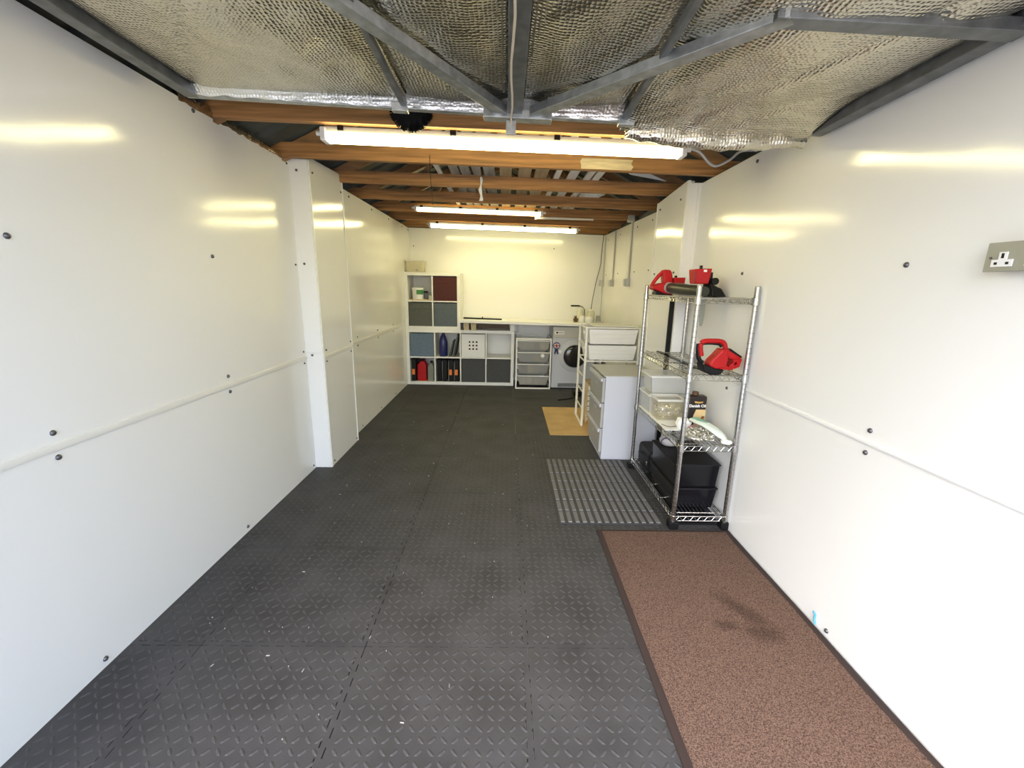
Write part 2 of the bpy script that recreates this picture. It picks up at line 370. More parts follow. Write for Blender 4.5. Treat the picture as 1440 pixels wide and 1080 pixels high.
# crumpled foil on top of the left wall
mb = MB(); n = 60
for i in range(n+1):
    y = 1.98+.88*i/n; hh = .035*(1-.6*i/n)
    for k, (dx, dzz) in enumerate(((-.028, 0), (-.02, hh*.8), (-.004, hh), (.004, hh*.5), (.003, -.012))):
        mb.v.append((XL+dx+.006*noise.noise((y*30, k, 1)), y, 2.035+dzz+.008*noise.noise((y*25, k*3, 5))))
for i in range(n):
    for k in range(4): mb.f.append((i*5+k, i*5+k+1, i*5+k+6, i*5+k+5))
mb.build('foil_edging', FOIL, wl, smooth=True)
# ------------------------------------------------------------------ lights
def batten(name, lab, x0, x1, y, zt, wid=.075, ht=.062, tilt=-.0173, group=None, strength=TUBE):
    t = thing(name, ((x0+x1)/2, y, zt-ht), lab, 'light', group)
    def zz(x): return zt+(x-x0)*tilt
    def sl(nm, m, xa, xb, ya, yb, d0, d1, bev=0.):
        return MB().hexa([(xa,ya,zz(xa)-d1),(xb,ya,zz(xb)-d1),(xb,yb,zz(xb)-d1),(xa,yb,zz(xa)-d1)], [(xa,ya,zz(xa)-d0),(xb,ya,zz(xb)-d0),(xb,yb,zz(xb)-d0),(xa,yb,zz(xa)-d0)]).build(nm, m, t, bevel=bev)
    sl('housing', GREY, x0+.03, x1-.03, y-wid*.42, y+wid*.42, 0, ht*.45, .004)
    em = mat('tube_light', (.9, .9, .85), .4, emit=(TUBEC, strength))
    c = []
    prof = [(-wid/2, -ht*.45), (-wid*.46, -ht*.8), (-wid*.25, -ht), (wid*.25, -ht), (wid*.46, -ht*.8), (wid/2, -ht*.45)]
    mb = MB(); xa, xb = x0+.035, x1-.035
    mb.v = [(xa, y+p[0], zz(xa)+p[1]) for p in prof]+[(xb, y+p[0], zz(xb)+p[1]) for p in prof]
    for i in range(5): mb.f.append((i, i+1, 7+i, 6+i))
    mb.f += [(0, 6, 11, 5), (0, 5, 4, 3, 2, 1), (6, 7, 8, 9, 10, 11)]
    mb.build('diffuser', em, t)
    for xa, xb in ((x0+.008, x0+.036), (x1-.036, x1-.008)): sl('end_cap', WHPL, xa, xb, y-wid*.52, y+wid*.52, .004, ht*1.02, .006)
    for xa, xb in ((x0-.02, x0+.01), (x1-.01, x1+.02)):
        z = zz((xa+xb)/2)-ht*.4; MB().cyl((xa, y, z), (xb, y, z), .011, 10).build('cable_gland', WHPL, t, smooth=True)
    L = x1-x0
    for k in (.06, .36, .64, .94):
        xx = x0+L*k; sl('clip', BLK, xx-.014, xx+.014, y-wid*.5, y+wid*.5, -.004, ht*.3, .002)
    return t
batten('batten_light', 'long lit tube light under the truss next to the garage door', -.90, .86, 2.262, 2.022, group='long tube lights')
batten('batten_light', 'long lit tube light under the truss close to the back wall', -.93, .83, 5.29, 2.018, group='long tube lights')
batten('tube_light', 'short lit tube light screwed to the face of a truss', -.95, .36, 4.594, 2.075, .055, .05)
t = thing('slim_batten', (.57, 4.66, 1.985), 'slim unlit tube fitting under the truss with the short light', 'light')
box('body', GREY, t, .27, .88, 4.645, 4.68, 2.000, 2.019, .003); MB().cyl((.29, 4.6625, 1.993), (.86, 4.6625, 1.993), .012, 12).build('tube', CREAMW, t, smooth=True)
for x in (.275, .862): box('end_cap', WHPL, t, x, x+.016, 4.645, 4.68, 1.98, 2.005, .002)
def cable(name, lab, pts, rad, m, cat='cable', par=None):
    cu = []; P = [Vector(p) for p in pts]
    for i in range(len(P)-1):
        p0, p1, p2, p3 = P[max(i-1, 0)], P[i], P[i+1], P[min(i+2, len(P)-1)]
        for k in range(6):
            tt = k/6; cu.append(.5*((2*p1)+(-p0+p2)*tt+(2*p0-5*p1+4*p2-p3)*tt*tt+(-p0+3*p1-3*p2+p3)*tt**3))
    cu.append(P[-1]); o = MB().tube(cu, rad, 6).build(name, m, par, smooth=True)
    return tag(o, lab, cat) if par is None else o
cable('power_cable', 'grey cable drooping from the end of the long tube light by the garage door', [(.88, 2.262, 1.972), (.93, 2.27, 1.958), (.985, 2.28, 1.915), (1.03, 2.29, 1.905), (1.10, 2.31, 1.94), (1.16, 2.33, 1.985), (1.245, 2.34, 1.995)], .006, INSUL)
cable('hanging_wire', 'thin wire hanging down from the truss with the painted patch', [(-.476, 2.80, 2.06), (-.474, 2.801, 1.95), (-.462, 2.80, 1.78)], .0018, BLK, 'wire')
mb = MB(); n = 12
for i in range(n+1):
    a = i/n; z = 2.085-.165*a; w = .006+.006*a+.003*math.sin(a*14)
    mb.v += [(-.205-w+.004*math.sin(a*9), 3.408, z), (-.205+w+.004*math.sin(a*9), 3.404, z), (-.205+w*.6, 3.4135, z), (-.205-w*.6, 3.4135, z)]
for i in range(n):
    for k in range(4): mb.f.append((i*4+k, i*4+(k+1) % 4, i*4+4+(k+1) % 4, i*4+4+k))
tag(mb.build('strap', PAPER, None, smooth=True), 'white fabric strap hanging on the face of a truss', 'strap')
# black round disc with a fuzzy edge on the first truss
t = thing('round_brush', (-.45, 2.185, 1.99), 'black round bristle brush head hung on the first truss', 'brush')
MB().lathe([(.080, 0), (.086, -.006), (.086, -.014), (.05, -.018)], (-.45, 2.189, 2.085), 'y', 24).build('hub', BLK, t, smooth=True)
mb = MB()
for i in range(520):
    a = random.uniform(0, 2*math.pi); c, s_ = math.cos(a), math.sin(a); rr = random.uniform(.093, .103); y = random.uniform(2.172, 2.187)
    mb.tube([(-.45+.05*c, y, 2.085+.05*s_), (-.45+rr*c, y-.003, 2.085+rr*s_)], .0022, 3)
tag(mb.build('bristles', BLK, t), kind='stuff')
# long lengths stored on the trusses
def stored(name, lab, cat, x0, x1, m, y0=2.52, y1=5.0, h=.018, lift=0, grp='boards stored on the trusses'):
    xm = (x0+x1)/2; z = ztop(xm)+.003+.082+lift
    o = MB().hexa([(x0,y0,z),(x1,y0,z),(x1,y1,z),(x0,y1,z)], [(x0,y0,z+h),(x1,y0,z+h),(x1,y1,z+h),(x0,y1,z+h)]).build(name, m, None, bevel=.002)
    return tag(o, lab, cat, grp)
TANB = mat('tan_board', (.42, .33, .2), .6, var=(6, .25, (5, .5, 1)))
GREYB = mat('grey_board', (.30, .30, .29), .5, var=(6, .3, (5, .5, 1)))
for a, b in ((-.065, .02), (.067, .158), (.185, .278)):
    stored('stored_board', 'tan board lying lengthwise on top of the trusses', 'board', a, b, TANB)
for a, b in ((-.42, -.36), (-.345, -.28), (-.26, -.20), (-.18, -.10)):
    stored('stored_board', 'grey weathered board lying lengthwise on top of the trusses', 'board', a, b, GREYB)
for a, b in ((.33, .37), (.43, .492), (.555, .60), (.615, .665)):
    stored('trim_length', 'white plastic trim length lying across the trusses', 'trim', a, b, WHPL, grp='trim lengths stored on the trusses')
stored('trim_length', 'narrow white trim length lying apart beside the grey boards', 'trim', -.52, -.488, WHPL, grp='trim lengths stored on the trusses')
mb = MB(); bmh = bmesh.new(); bmesh.ops.create_icosphere(bmh, subdivisions=3, radius=1)
zc = ztop(.75)+.085
for v in bmh.verts:
    p = v.co; k = 1+.35*noise.noise(p*2.1); mb.v.append((.74+.11*p.x*k, 4.04+.07*p.y*k, max(zc, zc+.035+.04*p.z*k)))
mb.f = [tuple(v.index for v in fc.verts) for fc in bmh.faces]; bmh.free()
tag(mb.build('plastic_bag', PAPER, None), 'crumpled white plastic bag lying on the trusses', 'bag')
# ------------------------------------------------------------------ right wall services
TRK = mat('trunking', (.50, .50, .49), .4)
for y, lab in ((5.84, 'grey conduit and socket box in the back right corner'), (5.31, 'grey conduit and socket box above the worktop end'), (4.62, 'grey conduit and socket box above the white drawer frame')):
    t = thing('wall_conduit', (XRF-.01, y, 1.33), lab, 'conduit', 'conduits with socket boxes on the right wall')
    w = .012 if y != 4.62 else .018
    box('conduit', TRK, t, XRF-.016, XRF-.0005, y-w, y+w, 1.40, 1.965, .003)
    b = box('socket_box', TRK, t, XRF-.045, XRF-.0005, y-.043, y+.043, 1.325, 1.405, .004)
    box('face_plate', GREY, b, XRF-.049, XRF-.044, y-.036, y+.036, 1.332, 1.398, .002)
t = tag(box('junction_box', TRK, None, XRF-.06, XRF-.0005, 4.57, 4.65, 1.967, 2.03, .005), 'small grey junction box at the top of the nearest conduit', 'junction box')
box('cover_screw', BOLTM, t, XRF-.063, XRF-.0595, 4.60, 4.615, 1.99, 2.005)
cable('corner_cable', 'dark cable looping down the back right corner', [(1.262, 5.89, 1.98), (1.25, 5.90, 1.75), (1.245, 5.90, 1.6), (1.21, 5.91, 1.42), (1.20, 5.915, 1.36), (1.17, 5.92, 1.15), (1.15, 5.925, .93)], .005, mat('dark_cable', (.1, .1, .09), .5))
cable('lower_conduit', 'thin conduit running from the corner socket box to the worktop', [(XRF-.012, 5.85, 1.324), (XRF-.012, 5.85, 1.1), (XRF-.012, 5.85, .9)], .007, TRK, 'conduit')
# metal-clad double socket
t = thing('double_socket', (XR, 1.045, 1.365), 'metal-clad double wall socket with white inserts', 'socket')
PLT = mat('socket_plate', (.33, .33, .28), .45, .3)
box('back_box', PLT, t, XR-.034, XR-.0005, .965, 1.118, 1.367, 1.432, .006); pl = box('face_plate', PLT, t, XR-.038, XR-.034, .963, 1.120, 1.364, 1.435, .0018)
for yc in (1.079, 1.007):
    ins = MB(); x0, x1 = XR-.0405, XR-.0375
    ins.prism([(yc-.023, 1.376), (yc+.023, 1.376), (yc+.023, 1.393), (yc+.009, 1.393), (yc+.009, 1.411), (yc-.009, 1.411), (yc-.009, 1.393), (yc-.023, 1.393)], 'x', x0, x1)
    i = ins.build('socket_insert', WHPL, t)
    for (a, b, c, d) in ((yc-.003, yc+.003, 1.396, 1.408), (yc-.016, yc-.009, 1.381, 1.387), (yc+.009, yc+.016, 1.381, 1.387)): box('pin_slot', BLK, i, x0-.0005, x0+.001, a, b, c, d)
MB().lathe([(.003, 0), (.003, -.002)], (XR-.038, 1.107, 1.398), 'x', 8).build('screw', BOLTM, t)
mb = MB().tube([(XR-.008, 1.43, .014), (XR-.009, 1.437, .03), (XR-.006, 1.441, .05), (XR-.012, 1.446, .062)], .0035, 6)
tag(mb.build('blue_tie', mat('blue_plastic', (.05, .35, .6), .4), None, smooth=True), 'short blue plastic tie sticking up between brown mat and wall', 'tie')
# ------------------------------------------------------------------ floor coverings
t = thing('brown_mat', (.885, 1.25, 0), 'brown looped entrance mat with a dark edge and stains', 'mat')
CARP = bpy.data.materials.new('brown_loop'); CARP.use_nodes = True; n = CARP.node_tree.nodes; l = CARP.node_tree.links; p = n['Principled BSDF']; p.inputs['Roughness'].default_value = .95; p.inputs['Specular IOR Level'].default_value = .1
geo = n.new('ShaderNodeNewGeometry'); nz = n.new('ShaderNodeTexNoise'); nz.inputs['Scale'].default_value = 260; nz.inputs['Detail'].default_value = 2
cr = n.new('ShaderNodeValToRGB'); cr.color_ramp.elements[0].color = (.042, .025, .019, 1); cr.color_ramp.elements[1].color = (.20, .132, .102, 1); cr.color_ramp.elements[0].position = .3; cr.color_ramp.elements[1].position = .75
n2 = n.new('ShaderNodeTexNoise'); n2.inputs['Scale'].default_value = 7; n2.inputs['Detail'].default_value = 3
# spilt stains: two blobs with a shape of their own
def blob(cx, cy, rx, ry, ang):
    mp = n.new('ShaderNodeMapping'); mp.vector_type = 'TEXTURE'; mp.inputs['Location'].default_value = (cx, cy, 0); mp.inputs['Rotation'].default_value = (0, 0, ang); mp.inputs['Scale'].default_value = (rx, ry, 1)
    ad = n.new('ShaderNodeVectorMath'); ad.operation = 'MULTIPLY_ADD'; ad.inputs[1].default_value = (.06, .06, 0); l.new(n2.outputs['Color'], ad.inputs[0]); l.new(geo.outputs['Position'], ad.inputs[2]); l.new(ad.outputs[0], mp.inputs[0])
    gd = n.new('ShaderNodeTexGradient'); gd.gradient_type = 'SPHERICAL'; l.new(mp.outputs[0], gd.inputs[0]); return gd.outputs['Fac']
bl = [blob(1.03, 1.535, .17, .055, -1.03), blob(1.055, 1.42, .10, .06, .2), blob(.93, 1.455, .07, .04, 0)]
acc = bl[0]
for b in bl[1:]:
    mm = n.new('ShaderNodeMath'); mm.operation = 'MAXIMUM'; l.new(acc, mm.inputs[0]); l.new(b, mm.inputs[1]); acc = mm.outputs[0]
st = n.new('ShaderNodeValToRGB'); st.color_ramp.elements[0].color = (1, 1, 1, 1); st.color_ramp.elements[1].color = (.62, .60, .60, 1); st.color_ramp.elements[1].position = .7; l.new(acc, st.inputs[0])
l.new(geo.outputs['Position'], nz.inputs[0]); l.new(nz.outputs[0], cr.inputs[0])
ml = n.new('ShaderNodeMix'); ml.data_type = 'RGBA'; ml.blend_type = 'MULTIPLY'; ml.inputs[0].default_value = 1; l.new(cr.outputs[0], ml.inputs[6]); l.new(st.outputs[0], ml.inputs[7]); l.new(ml.outputs[2], p.inputs['Base Color'])
bp = n.new('ShaderNodeBump'); bp.inputs['Strength'].default_value = .8; bp.inputs['Distance'].default_value = .004; l.new(nz.outputs[0], bp.inputs['Height']); l.new(bp.outputs[0], p.inputs['Normal'])
def wob(y): return .004*math.sin(y*9)+.006*noise.noise((y*4, 0, 0))
ysn = [.3+1.79*i/60 for i in range(61)]
mb = MB(); mb.prism([(.542, y) for y in reversed(ysn)]+[(1.222+wob(y), y) for y in ysn], 'z', .001, .009); mb.build('pile', CARP, t)
EDGE = mat('mat_edge', (.024, .013, .011), .85)
mb = MB(); mb.prism([(.515, y) for y in reversed(ysn)]+[(.545, y) for y in ysn], 'z', .001, .0075); mb.build('edging', EDGE, t)
mb = MB(); mb.prism([(1.219+wob(y), y) for y in reversed(ysn)]+[(min(1.2565, 1.247+wob(y)*.8), y) for y in ysn], 'z', .001, .0085); mb.build('edging', EDGE, t)
box('edging', EDGE, t, .515, 1.25, 2.086, 2.106, .001, .0078)
# grid mat with raised pads
t = thing('ribbed_mat', (.61, 2.62, 0), 'grey rubber scraper mat of small raised pads in front of filing cabinet', 'mat')
GM = mat('grey_rubber', (.125, .125, .13), .6); GMD = mat('dark_rubber', (.035, .035, .037), .6)
gx0, gx1, gy0, gy1 = .318, .905, 2.168, 3.08
box('base', GMD, t, gx0, gx1, gy0, gy1, .001, .008)
pw = (gx1-gx0)/14; ph = (gy1-gy0)/7; src = None
for i in range(14):
    for j in range(7):
        x = gx0+(i+.5)*pw; y = gy0+(j+.5)*ph
        if src is None:
            mb = MB(); a, b = pw*.29, ph*.45
            mb.hexa([(x-a,y-b,.0078),(x+a,y-b,.0078),(x+a,y+b,.0078),(x-a,y+b,.0078)], [(x-a*.86,y-b*.95,.013),(x+a*.86,y-b*.95,.013),(x+a*.86,y+b*.95,.013),(x-a*.86,y+b*.95,.013)])
            src = mb.build('pad', GM, t); base = Vector((x, y, 0))
        else: share(src, t, Vector((x, y, 0))-base)
b = box('hardboard_sheet', BOARD, None, .41, .93, 3.645, 4.55, .001, .006); tag(b, 'tan hardboard sheet lying on the floor under the white drawer frame', 'board')
# ------------------------------------------------------------------ cube storage at the back
YC, YCB = 5.57, 5.944
def cube_unit(lab, x0, x1, z0, z1, cols, to=.04, ti=.016, pm=LAM):
    t = thing('cube_shelf', ((x0+x1)/2, YC, z0), lab, 'shelf')
    box('side_panel', pm, t, x0, x0+to, YC, YCB, z0, z1, .002); box('side_panel', pm, t, x1-to, x1, YC, YCB, z0, z1, .002)
    box('top_panel', pm, t, x0+to, x1-to, YC, YCB, z1-to, z1, .002); box('bottom_panel', pm, t, x0+to, x1-to, YC, YCB, z0, z0+to, .002)
    zm = (z0+z1)/2; box('shelf_board', pm, t, x0+to, x1-to, YC, YCB, zm-ti/2, zm+ti/2, .001)
    cw = (x1-x0-2*to-(cols-1)*ti)/cols
    for i in range(1, cols):
        xx = x0+to+i*cw+(i-1)*ti
        for (a, b) in ((z0+to, zm-ti/2), (zm+ti/2, z1-to)): box('divider', pm, t, xx, xx+ti, YC, YCB, a, b, .001)
    box('back_panel', LAM, t, x0+.002, x1-.002, YCB, YCB+.004, z0+.002, z1-.002)
    cells = {}
    for i in range(cols):
        xa = x0+to+i*(cw+ti)
        cells[i, 0] = (xa, xa+cw, z0+to, zm-ti/2); cells[i, 1] = (xa, xa+cw, zm+ti/2, z1-to)
    return cells
C1 = cube_unit('long white cube shelf of eight compartments standing on the floor', -1.304, .106, .001, .735, 4)
C2 = cube_unit('white cube shelf of four compartments stacked on the long one', -1.304, -.597, .7355, 1.452, 2)
def fbox(c, lab, col, dy=.008, grp='fabric boxes in the cube shelves'):
    x0, x1, z0, z1 = c; g = .005
    t = thing('storage_box', ((x0+x1)/2, YC+dy, z0), lab, 'box', grp); m = cloth('cloth_%d' % int(sum(col)*1e4), col)
    mb = MB(); a = (x0+g, x1-g); h = z1-z0-.012
    xa, xb = a; ya, yb = YC+dy, YCB-.01; th = .006; zz0 = z0+.0005; zz1 = z0+h
    mb.box(xa, xb, ya, ya+th, zz0, zz1); mb.box(xa, xb, yb-th, yb, zz0, zz1); mb.box(xa, xa+th, ya+th, yb-th, zz0, zz1); mb.box(xb-th, xb, ya+th, yb-th, zz0, zz1); mb.box(xa+th, xb-th, ya+th, yb-th, zz0, zz0+th)
    mb.build('body', m, t, bevel=.002)
    box('front_seam', m, t, xa+.01, xb-.01, ya-.0025, ya-.0002, zz0+h*.74, zz0+h*.76, .001)
    return t
fbox(C2[1, 1], 'maroon fabric box in the top right cube of the stacked shelf', (.075, .018, .02))
fbox(C2[0, 0], 'dark grey-green fabric box in the stacked shelf', (.10, .105, .095))
fbox(C2[1, 0], 'slate blue fabric box below the maroon box', (.105, .13, .155))
fbox(C1[0, 1], 'blue-grey fabric box in the long cube shelf', (.13, .18, .25))
fbox(C1[2, 0], 'charcoal fabric box in the bottom row below the white dotted box', (.065, .067, .07))
fbox(C1[3, 0], 'charcoal fabric box in the bottom row below the empty cube', (.065, .067, .07))
# white box with nine holes
x0, x1, z0, z1 = C1[2, 1]; t = thing('dotted_box', ((x0+x1)/2, YC, z0), 'white box with nine square holes in its front', 'box')
box('body', WHPL, t, x0+.006, x1-.006, YC-.004, YCB-.01, z0+.0005, z1-.012, .006)
for i in range(3):
    for j in range(3):
        cx = (x0+x1)/2+.0+(i-1)*.046; cz = (z0+z1)/2+(j-1)*.046; box('hole', BLK, t, cx-.011, cx+.011, YC-.0055, YC-.0035, cz-.011, cz+.011)
# top left open cube: tub, bottle, jar on a small inner shelf
x0, x1, z0, z1 = C2[0, 1]; b = box('inner_shelf', PALEW, None, x0+.002, x1-.002, YC+.002, YC+.25, z0+.0005, z0+.014); tag(b, 'thin pale board lying in the open top left cube', 'board')
zs = z0+.0145
t = thing('white_tub', (x0+.115, YC+.09, zs), 'white tub with a green label in the open cube', 'tub')
MB().lathe([(.068, 0), (.072, .01), (.074, .12), (.078, .122), (.078, .142), (.07, .146)], (x0+.115, YC+.09, zs), 'z', 24).build('body', WHPL, t, smooth=True)
mb = MB()
for i in range(9):
    a = math.radians(-95+i*9); 
    for z in (.062, .118): mb.v.append((x0+.115+.0755*math.cos(a), YC+.09+.0755*math.sin(a), zs+z))
for i in range(8): mb.f.append((2*i, 2*i+2, 2*i+3, 2*i+1))
mb.build('label_print', mat('green_print', (.05, .22, .06), .5), t)
t = thing('dark_bottle', (x0+.215, YC+.09, zs), 'small dark bottle with black cap beside the white tub', 'bottle')
MB().lathe([(.026, 0), (.028, .01), (.028, .075), (.016, .085)], (x0+.215, YC+.09, zs), 'z', 16).build('body', mat('slate', (.10, .11, .14), .3), t, smooth=True); MB().lathe([(.032, .085), (.032, .1), (.028, .103)], (x0+.215, YC+.09, zs), 'z', 16).build('cap', BLK, t, smooth=True)
t = thing('small_jar', (x0+.275, YC+.1, zs), 'small cream jar at the side of the open cube', 'jar')
MB().lathe([(.024, 0), (.026, .01), (.026, .045), (.02, .05)], (x0+.275, YC+.1, zs), 'z', 16).build('body', CREAMW, t, smooth=True); MB().lathe([(.024, .05), (.024, .062)], (x0+.275, YC+.1, zs), 'z', 16).build('lid', TANP, t, smooth=True)
# clear tub on top of the stacked shelf
def tub(name, lab, x0, x1, y0, y1, z0, z1, m, cat='tub', tap=.012, lid=False, grp=None, th=.004):
    t = thing(name, ((x0+x1)/2, (y0+y1)/2, z0), lab, cat, grp); mb = MB()
    def ring(g, z): return [(x0+g, y0+g, z), (x1-g, y0+g, z), (x1-g, y1-g, z), (x0+g, y1-g, z)]
    A = ring(tap, z0); Bq = ring(0, z1); Cq = ring(th, z1); D = ring(tap+th, z0+th)
    mb.v = A+Bq+Cq+D; mb.f = [(0, 3, 2, 1), (12, 13, 14, 15)]
    for i in range(4):
        j = (i+1) % 4; mb.f += [(i, j, 4+j, 4+i), (4+i, 4+j, 8+j, 8+i), (8+i, 8+j, 12+j, 12+i)]
    mb.build('body', m, t, bevel=.003)
    rm = MB(); e = .006
    for (a, b, c, d) in ((x0-e, x1+e, y0-e, y0+.003), (x0-e, x1+e, y1-.003, y1+e), (x0-e, x0+.003, y0+.003, y1-.003), (x1-.003, x1+e, y0+.003, y1-.003)): rm.box(a, b, c, d, z1-.010, z1+.002)
    rm.build('rim', RIMW, t)
    if lid: box('lid', m, t, x0-e, x1+e, y0-e, y1+e, z1+.0022, z1+.009, .003)
    return t
t = tub('clear_tub', 'clear plastic tub on top of the stacked cube shelf', -1.285, -1.07, 5.60, 5.84, 1.4525, 1.60, mat('cream_clear', (.72, .66, .46), .3, alpha=.35))
box('dark_patch', BOLTM, t, -1.16, -1.13, 5.597, 5.6005, 1.468, 1.485)
# bottles and cans
def jerry(name, lab, x0, x1, z0, h, m, y0=YC+.03, dep=.13, cat='canister'):
    t = thing(name, ((x0+x1)/2, y0+dep/2, z0), lab, cat); w = x1-x0
    MB().prism([(x0, z0+.0005), (x1, z0+.0005), (x1, z0+h*.72), (x1-w*.25, z0+h*.9), (x0+w*.42, z0+h*.9), (x0, z0+h*.72)], 'y', y0, y0+dep).build('body', m, t, bevel=.012, seg=3)
    MB().lathe([(.018, 0), (.018, h*.08), (.014, h*.1)], (x0+w*.55, y0+dep*.35, z0+h*.895), 'z', 14).build('cap', m if 'red' not in lab else BLK, t, smooth=True)
    MB().tube([(x0+w*.2, y0+dep*.8, z0+h*.76), (x0+w*.3, y0+dep*.8, z0+h*.93), (x1-w*.3, y0+dep*.8, z0+h*.95), (x1-w*.15, y0+dep*.8, z0+h*.76)], .009, 8).build('handle', m, t, smooth=True)
    return t
x0, x1, z0, z1 = C1[0, 0]
jerry('fuel_can', 'red plastic fuel can in the bottom left cube', x0+.085, x0+.205, z0, .30, RED)
jerry('spray_can', 'grey-green plastic container beside the red fuel can', x0+.222, x0+.305, z0, .27, mat('sage', (.20, .21, .17), .5), cat='container')
def case(lab, x, z0, latch=True, w=.062, h=.295, grp='black tool cases in the cube shelf', ang=0):
    t = thing('tool_case', (x+w/2, YC+.02, z0), lab, 'tool case', grp)
    box('shell', BLK, t, x, x+w, YC+.02, YC+.34, z0+.0005, z0+h, .008)
    box('seam_rib', GREYB, t, x+.001, x+.006, YC+.0165, YC+.0205, z0+.02, z0+h-.02, .001)
    if latch: box('latch', mat('orange_plastic', (.85, .22, .03), .4), t, x+.012, x+.05, YC+.009, YC+.0205, z0+.09, z0+.165, .006)
    return t
case('black tool case with orange latch standing beside the red fuel can', x0+.008, z0, w=.066, h=.30)
x0, x1, z0, z1 = C1[1, 0]
for k in range(4): case(['plain black tool case upright against the divider', 'second plain black tool case in the case cube', 'black tool case with orange latch next to the plain cases', 'black tool case with orange latch next to the charcoal box cube'][k], x0+.006+k*.076+(.006 if k > 1 else 0), z0, k > 1, .068 if k > 1 else .066)
x0, x1, z0, z1 = C1[1, 1]
t = thing('blue_bottle', (x0+.095, YC+.08, z0), 'large dark blue bottle with rounded shoulders in cube', 'bottle')
MB().lathe([(.052, .001), (.056, .01), (.056, .18), (.05, .22), (.036, .265), (.02, .285)], (x0+.095, YC+.08, z0), 'z', 20).build('body', mat('navy', (.02, .025, .12), .3), t, smooth=True); MB().lathe([(.02, .285), (.02, .305), (.012, .31)], (x0+.095, YC+.08, z0), 'z', 14).build('cap', mat('navy2', (.012, .015, .07), .35), t, smooth=True)
for k, (xa, lean, h, lab) in enumerate(((x0+.165, .045, .21, 'short black folder leaning in the cube beside the blue bottle'), (x0+.215, .055, .29, 'tall black folder leaning against the cube side'))):
    t = thing('black_folder', (xa+.02, YC+.1, z0), lab, 'folder'); w = .034
    MB().prism([(xa, z0+.001), (xa+w, z0+.001), (xa+w+lean, z0+h-.012), (xa+lean+.012, z0+h)], 'y', YC+.03, YC+.28).build('cover', mat('folder', (.03, .03, .03), .5), t, bevel=.003)
    MB().prism([(xa-.0005, z0+.002), (xa+.0035, z0+.002), (xa+lean+.0155, z0+h-.004), (xa+lean+.0115, z0+h-.002)], 'y', YC+.026, YC+.0295).build('spine_edge', GREY, t)
# ------------------------------------------------------------------ worktop run
wt = thing('worktop', (.35, 5.65, .83), 'long white worktop along the back wall', 'worktop')
MB().hexa([(-.594,5.415,.842),(1.262,5.365,.822),(1.262,YB-.002,.822),(-.594,YB-.002,.842)], [(-.594,5.415,.878),(1.262,5.365,.856),(1.262,YB-.002,.856),(-.594,YB-.002,.878)]).build('top', LAM, wt, bevel=.003)
for x in (-.555, -.46, .05): box('support_block', PALEW if x < 0 else LAM, wt, x, x+.065, 5.60, 5.70, .7356, .8385)
box('back_rail', mat('brown_rail', (.2, .15, .11), .7), wt, -.39, .04, 5.85, 5.87, .7356, .838)
box('end_leg', LAM, wt, 1.215, 1.24, 5.45, 5.90, .001, .8225)
box('back_leg', LAM, wt, .60, .63, 5.905, 5.94, .001, .829)
def wz(x): return .878-(x+.594)*.01185
t = thing('black_straightedge', (-.31, 5.62, wz(-.3)), 'black straightedge lying on the worktop', 'ruler')
MB().hexa([(-.56,5.60,wz(-.56)+.001),(-.06,5.58,wz(-.06)+.001),(-.06,5.62,wz(-.06)+.001),(-.56,5.64,wz(-.56)+.001)], [(-.56,5.60,wz(-.56)+.02),(-.06,5.58,wz(-.06)+.016),(-.06,5.62,wz(-.06)+.016),(-.56,5.64,wz(-.56)+.02)]).build('blade', BLK, t)
box('stop', WHPL, t, -.566, -.545, 5.60, 5.64, wz(-.55)+.02, wz(-.55)+.10, .002); box('knob', BLK, t, -.32, -.305, 5.595, 5.61, wz(-.3)+.018, wz(-.3)+.035, .002)
